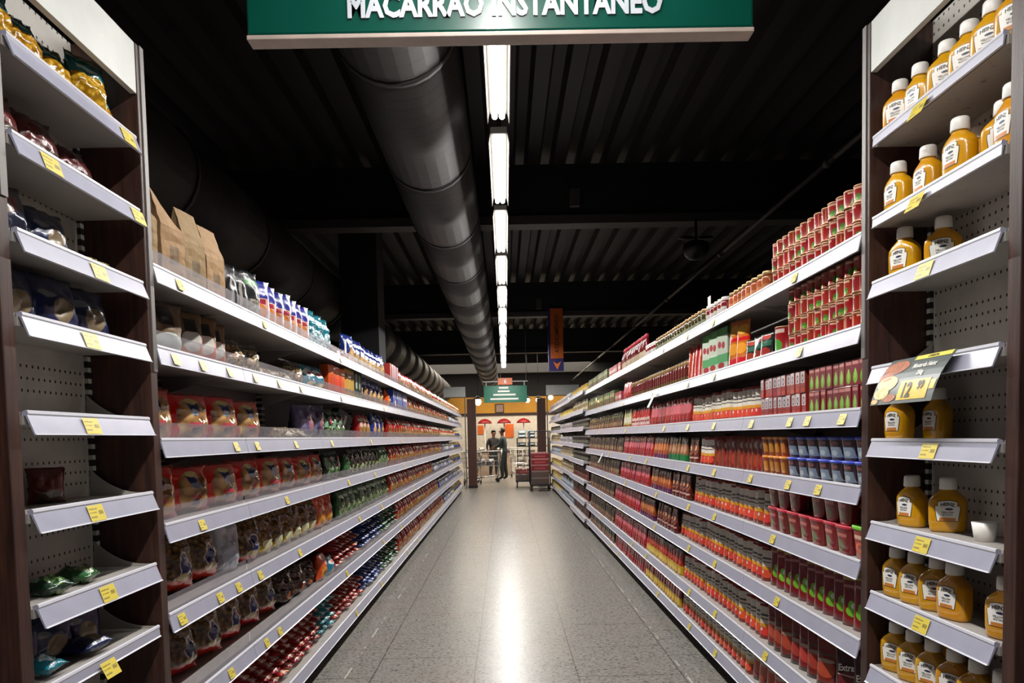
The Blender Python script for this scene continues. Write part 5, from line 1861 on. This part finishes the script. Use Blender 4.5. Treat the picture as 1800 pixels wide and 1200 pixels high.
def person(x, y, rz, H, lab, shirt, trousers, skin, hair, pose):
    """faces local +X.. height H; pose: dict with arm targets"""
    k = H / 1.7
    J, E, Rr = [], [], []
    def j(p, r_, par=None):
        J.append(tuple(c * k for c in p))
        Rr.append(tuple(q * k for q in r_) if isinstance(r_, tuple) else r_ * k)
        if par is not None:
            E.append((par, len(J) - 1))
        return len(J) - 1
    pel = j((0, 0, .93), (.12, .165))
    wai = j((.01, 0, 1.06), (.115, .15), pel)
    che = j((.02, 0, 1.24), (.125, .17), wai)
    nek = j((.02, 0, 1.41), (.06, .075), che)
    n2 = j((.035, 0, 1.47), .05, nek)
    hd = j((.05, 0, 1.56), (.082, .072), n2)
    hd2 = j((.05, 0, 1.64), (.078, .068), hd)
    for s_ in (-1, 1):
        st = pose.get('stride', .08) * s_
        hip = j((0, .09 * s_, .84), .098, pel)
        kn = j((st * .6 + .02, .095 * s_, .49), .076, hip)
        an = j((st - .02, .1 * s_, .1), .056, kn)
        j((st + .11, .11 * s_, .035), (.035, .03), an)
        sh = j((.01, .18 * s_, 1.37), .068, che)
        el = j(pose['elbow'][0 if s_ < 0 else 1], .048, sh)
        wr = j(pose['wrist'][0 if s_ < 0 else 1], .026, el)
        d = (Vector(J[wr]) - Vector(J[el])).normalized()
        wv = Vector(J[wr]) / k
        side = Vector((0, 1, 0))
        palm = j(tuple(wv + d * .055), (.030, .016), wr)
        pv = wv + d * .055
        for q in range(4):
            off = side * (.022 * (q - 1.5) / 1.5)
            ln = (.062, .072, .068, .054)[q]
            f1 = j(tuple(pv + off + d * .03), .009, palm)
            f2 = j(tuple(pv + off * 1.1 + d * (.03 + ln * .5) + Vector((0, 0, -.008))), .008, f1)
            j(tuple(pv + off * 1.1 + d * (.03 + ln * .8) + Vector((0, 0, -.028))), .007, f2)
        t1 = j(tuple(wv + d * .025 - side * .03 * s_), .010, wr)
        j(tuple(wv + d * .055 - side * .045 * s_), .008, t1)
    me = skin_body('person_body', J, E, Rr, [skin, shirt, trousers, M['black']])
    for p in me.polygons:
        c = p.center / k
        m_ = 0
        if c.z < .075:
            m_ = 3
        elif c.z < .95 and not (abs(c.y) > .16):
            m_ = 2
        elif c.z < 1.43 and not (Vector((c.x, c.y, c.z)) - Vector(pose['wrist'][0 if c.y < 0 else 1])).length < .13:
            m_ = 1
        p.material_index = m_
    o = bpy.data.objects.new('person', me)
    C.objects.link(o)
    o.location = (x, y, 0)
    o.rotation_euler = (0, 0, rz)
    tag(o, lab, 'person')
    bm = bmesh.new()
    bmesh.ops.create_uvsphere(bm, u_segments=18, v_segments=12, radius=1)
    for v in bm.verts:
        c = v.co.copy()
        v.co = Vector((.045 - .012 + c.x * .095, c.y * .088, 1.625 + c.z * .092)) * k
    bmesh.ops.delete(bm, geom=[v for v in bm.verts if v.co.x / k > .075 and v.co.z / k < 1.66 or v.co.z / k < 1.55], context='VERTS')
    obj('hair', bm, hair, o, True)
    # face: eyes, nose, mouth, ears
    bm = bmesh.new()
    for s_ in (-1, 1):
        r_ = bmesh.ops.create_uvsphere(bm, u_segments=8, v_segments=6, radius=.011 * k)
        bmesh.ops.translate(bm, verts=r_['verts'], vec=Vector((.122, .028 * s_, 1.605)) * k)
    obj('eyes', bm, M['black'], o, True)
    bm = bmesh.new()
    r_ = bmesh.ops.create_cone(bm, segments=8, radius1=.016 * k, radius2=.004 * k, depth=.045 * k)
    bmesh.ops.rotate(bm, verts=r_['verts'], cent=(0, 0, 0), matrix=Matrix.Rotation(radians(20), 3, 'Y'))
    bmesh.ops.translate(bm, verts=r_['verts'], vec=Vector((.135, 0, 1.58)) * k)
    for s_ in (-1, 1):
        r_ = bmesh.ops.create_uvsphere(bm, u_segments=8, v_segments=6, radius=.02 * k)
        for v in r_['verts']:
            v.co = Vector((v.co.x * .8, v.co.y * .4, v.co.z * 1.3)) + Vector((.045, .082 * s_, 1.585)) * k
    obj('nose_and_ears', bm, skin, o, True)
    bm = bmesh.new()
    r_ = bmesh.ops.create_uvsphere(bm, u_segments=8, v_segments=6, radius=1)
    for v in r_['verts']:
        v.co = Vector((v.co.x * .008 + .125, v.co.y * .024, v.co.z * .006 + 1.54)) * k
    obj('mouth', bm, plain('lip_' + str(round(x, 2)), '#6a3028', .5), o, True)
    return o
skin = plain('skin_brown', '#6a4432', .5)
hair = plain('hair_black', '#0d0a09', .6)
reach = dict(elbow=((.10, -.24, 1.14), (.10, .24, 1.14)), wrist=((.33, -.2, 1.05), (.33, .2, 1.05)), stride=.045)
person(-.06, 24.3, radians(165), 1.66, 'person standing in dark grey-green shirt and trousers behind a shopping cart', plain('shirt_teal', '#2f3b3c', .8), plain('trousers_dark', '#1d2425', .8), skin, hair, reach)
relax = dict(elbow=((-.02, -.25, 1.12), (.05, .25, 1.12)), wrist=((.08, -.26, .88), (.22, .2, .98)), stride=.05)
person(-.42, 26.3, radians(-60), 1.62, 'person in black top with dark hair, farther back near the counter', plain('top_black', '#1c181c', .8), plain('jeans_dark', '#20242c', .8), skin, hair, relax)

# ------------------------------------------------------------------ labels of the products
groups = {}
for rec in placed:
    o, key, place, y, layer, layers, rw = rec
    groups.setdefault((KIND[key]['desc'], place), []).append(rec)
for (desc, place), recs in groups.items():
    run, lev = place.split('|')
    where = {'left run': f"left run's {lev} shelf", 'right run': f"right run's {lev} shelf", 'far right run': f"far right run's {lev} shelf", 'far rack': f"far rack's {lev} shelf",
             'far counter': 'far counter top'}.get(run, f'the {run}')
    where = where if where.startswith('the ') else 'the ' + where
    cols = sorted(set(round(r[3], 2) for r in recs)) if run != 'far rack' and run != 'far counter' and 'cart' not in run else []
    gname = f'{desc}, {where}'
    for r in recs:
        o = r[0]
        K = KIND[r[1]]
        o['group'] = gname
        n = len(recs)
        lay = ''
        if r[5] > 1:
            lay = (', bottom of its stack', ', second up in its stack', ', third up in its stack', ', fourth up in its stack', ', fifth up in its stack')[r[4]]
        if 'trolley' in run:
            lab = f'{desc} on {where.replace("the ", "the ", 1)}{lay}'
        elif n == 1:
            lab = f'{desc} on {where}'
        elif len(cols) <= 12 and cols and r[5] == 1:
            lab = f'{ORD[cols.index(round(r[3], 2))]} {desc} on {where}'
        else:
            lab = f'{desc} in the row on {where}' + (lay if len(lay) else '')
        ws = lab.split()
        if len(ws) > 16:
            lab = lab.replace(' in its stack', '').replace(' of its stack', '')
            ws = lab.split()
        if len(ws) > 16:
            lab = lab.replace(' in the row', '')
        o['label'] = lab

# ------------------------------------------------------------------ world, camera
w = bpy.data.worlds.new('World')
scene.world = w
w.use_nodes = True
w.node_tree.nodes['Background'].inputs[0].default_value = (.02, .02, .025, 1)
w.node_tree.nodes['Background'].inputs[1].default_value = .3

cam = bpy.data.cameras.new('camera')
co = bpy.data.objects.new('camera', cam)
C.objects.link(co)
cam.sensor_width = 36
cam.lens = 1330 / 1800 * 36
cam.shift_y = (842 - 600) / 1800
cam.clip_start = .02
cam.clip_end = 100
yaw, pitch, roll = radians(.449), radians(-3.2), radians(1.2)
f = Vector((sin(yaw) * cos(pitch), cos(yaw) * cos(pitch), sin(pitch)))
r = Vector((cos(yaw), -sin(yaw), 0))
u = r.cross(f)
r2 = r * cos(roll) - u * sin(roll)
u2 = r * sin(roll) + u * cos(roll)
co.matrix_world = Matrix(((r2.x, u2.x, -f.x, 0), (r2.y, u2.y, -f.y, 0), (r2.z, u2.z, -f.z, 1.37), (0, 0, 0, 1)))
scene.camera = co
scene.view_settings.view_transform = 'Standard'
scene.view_settings.look = 'None'
scene.view_settings.exposure = 0
scene.cycles.max_bounces = 6
scene.cycles.transparent_max_bounces = 12
scene.cycles.sample_clamp_indirect = 6
print('OBJECTS', len(bpy.data.objects), 'products', len(placed))
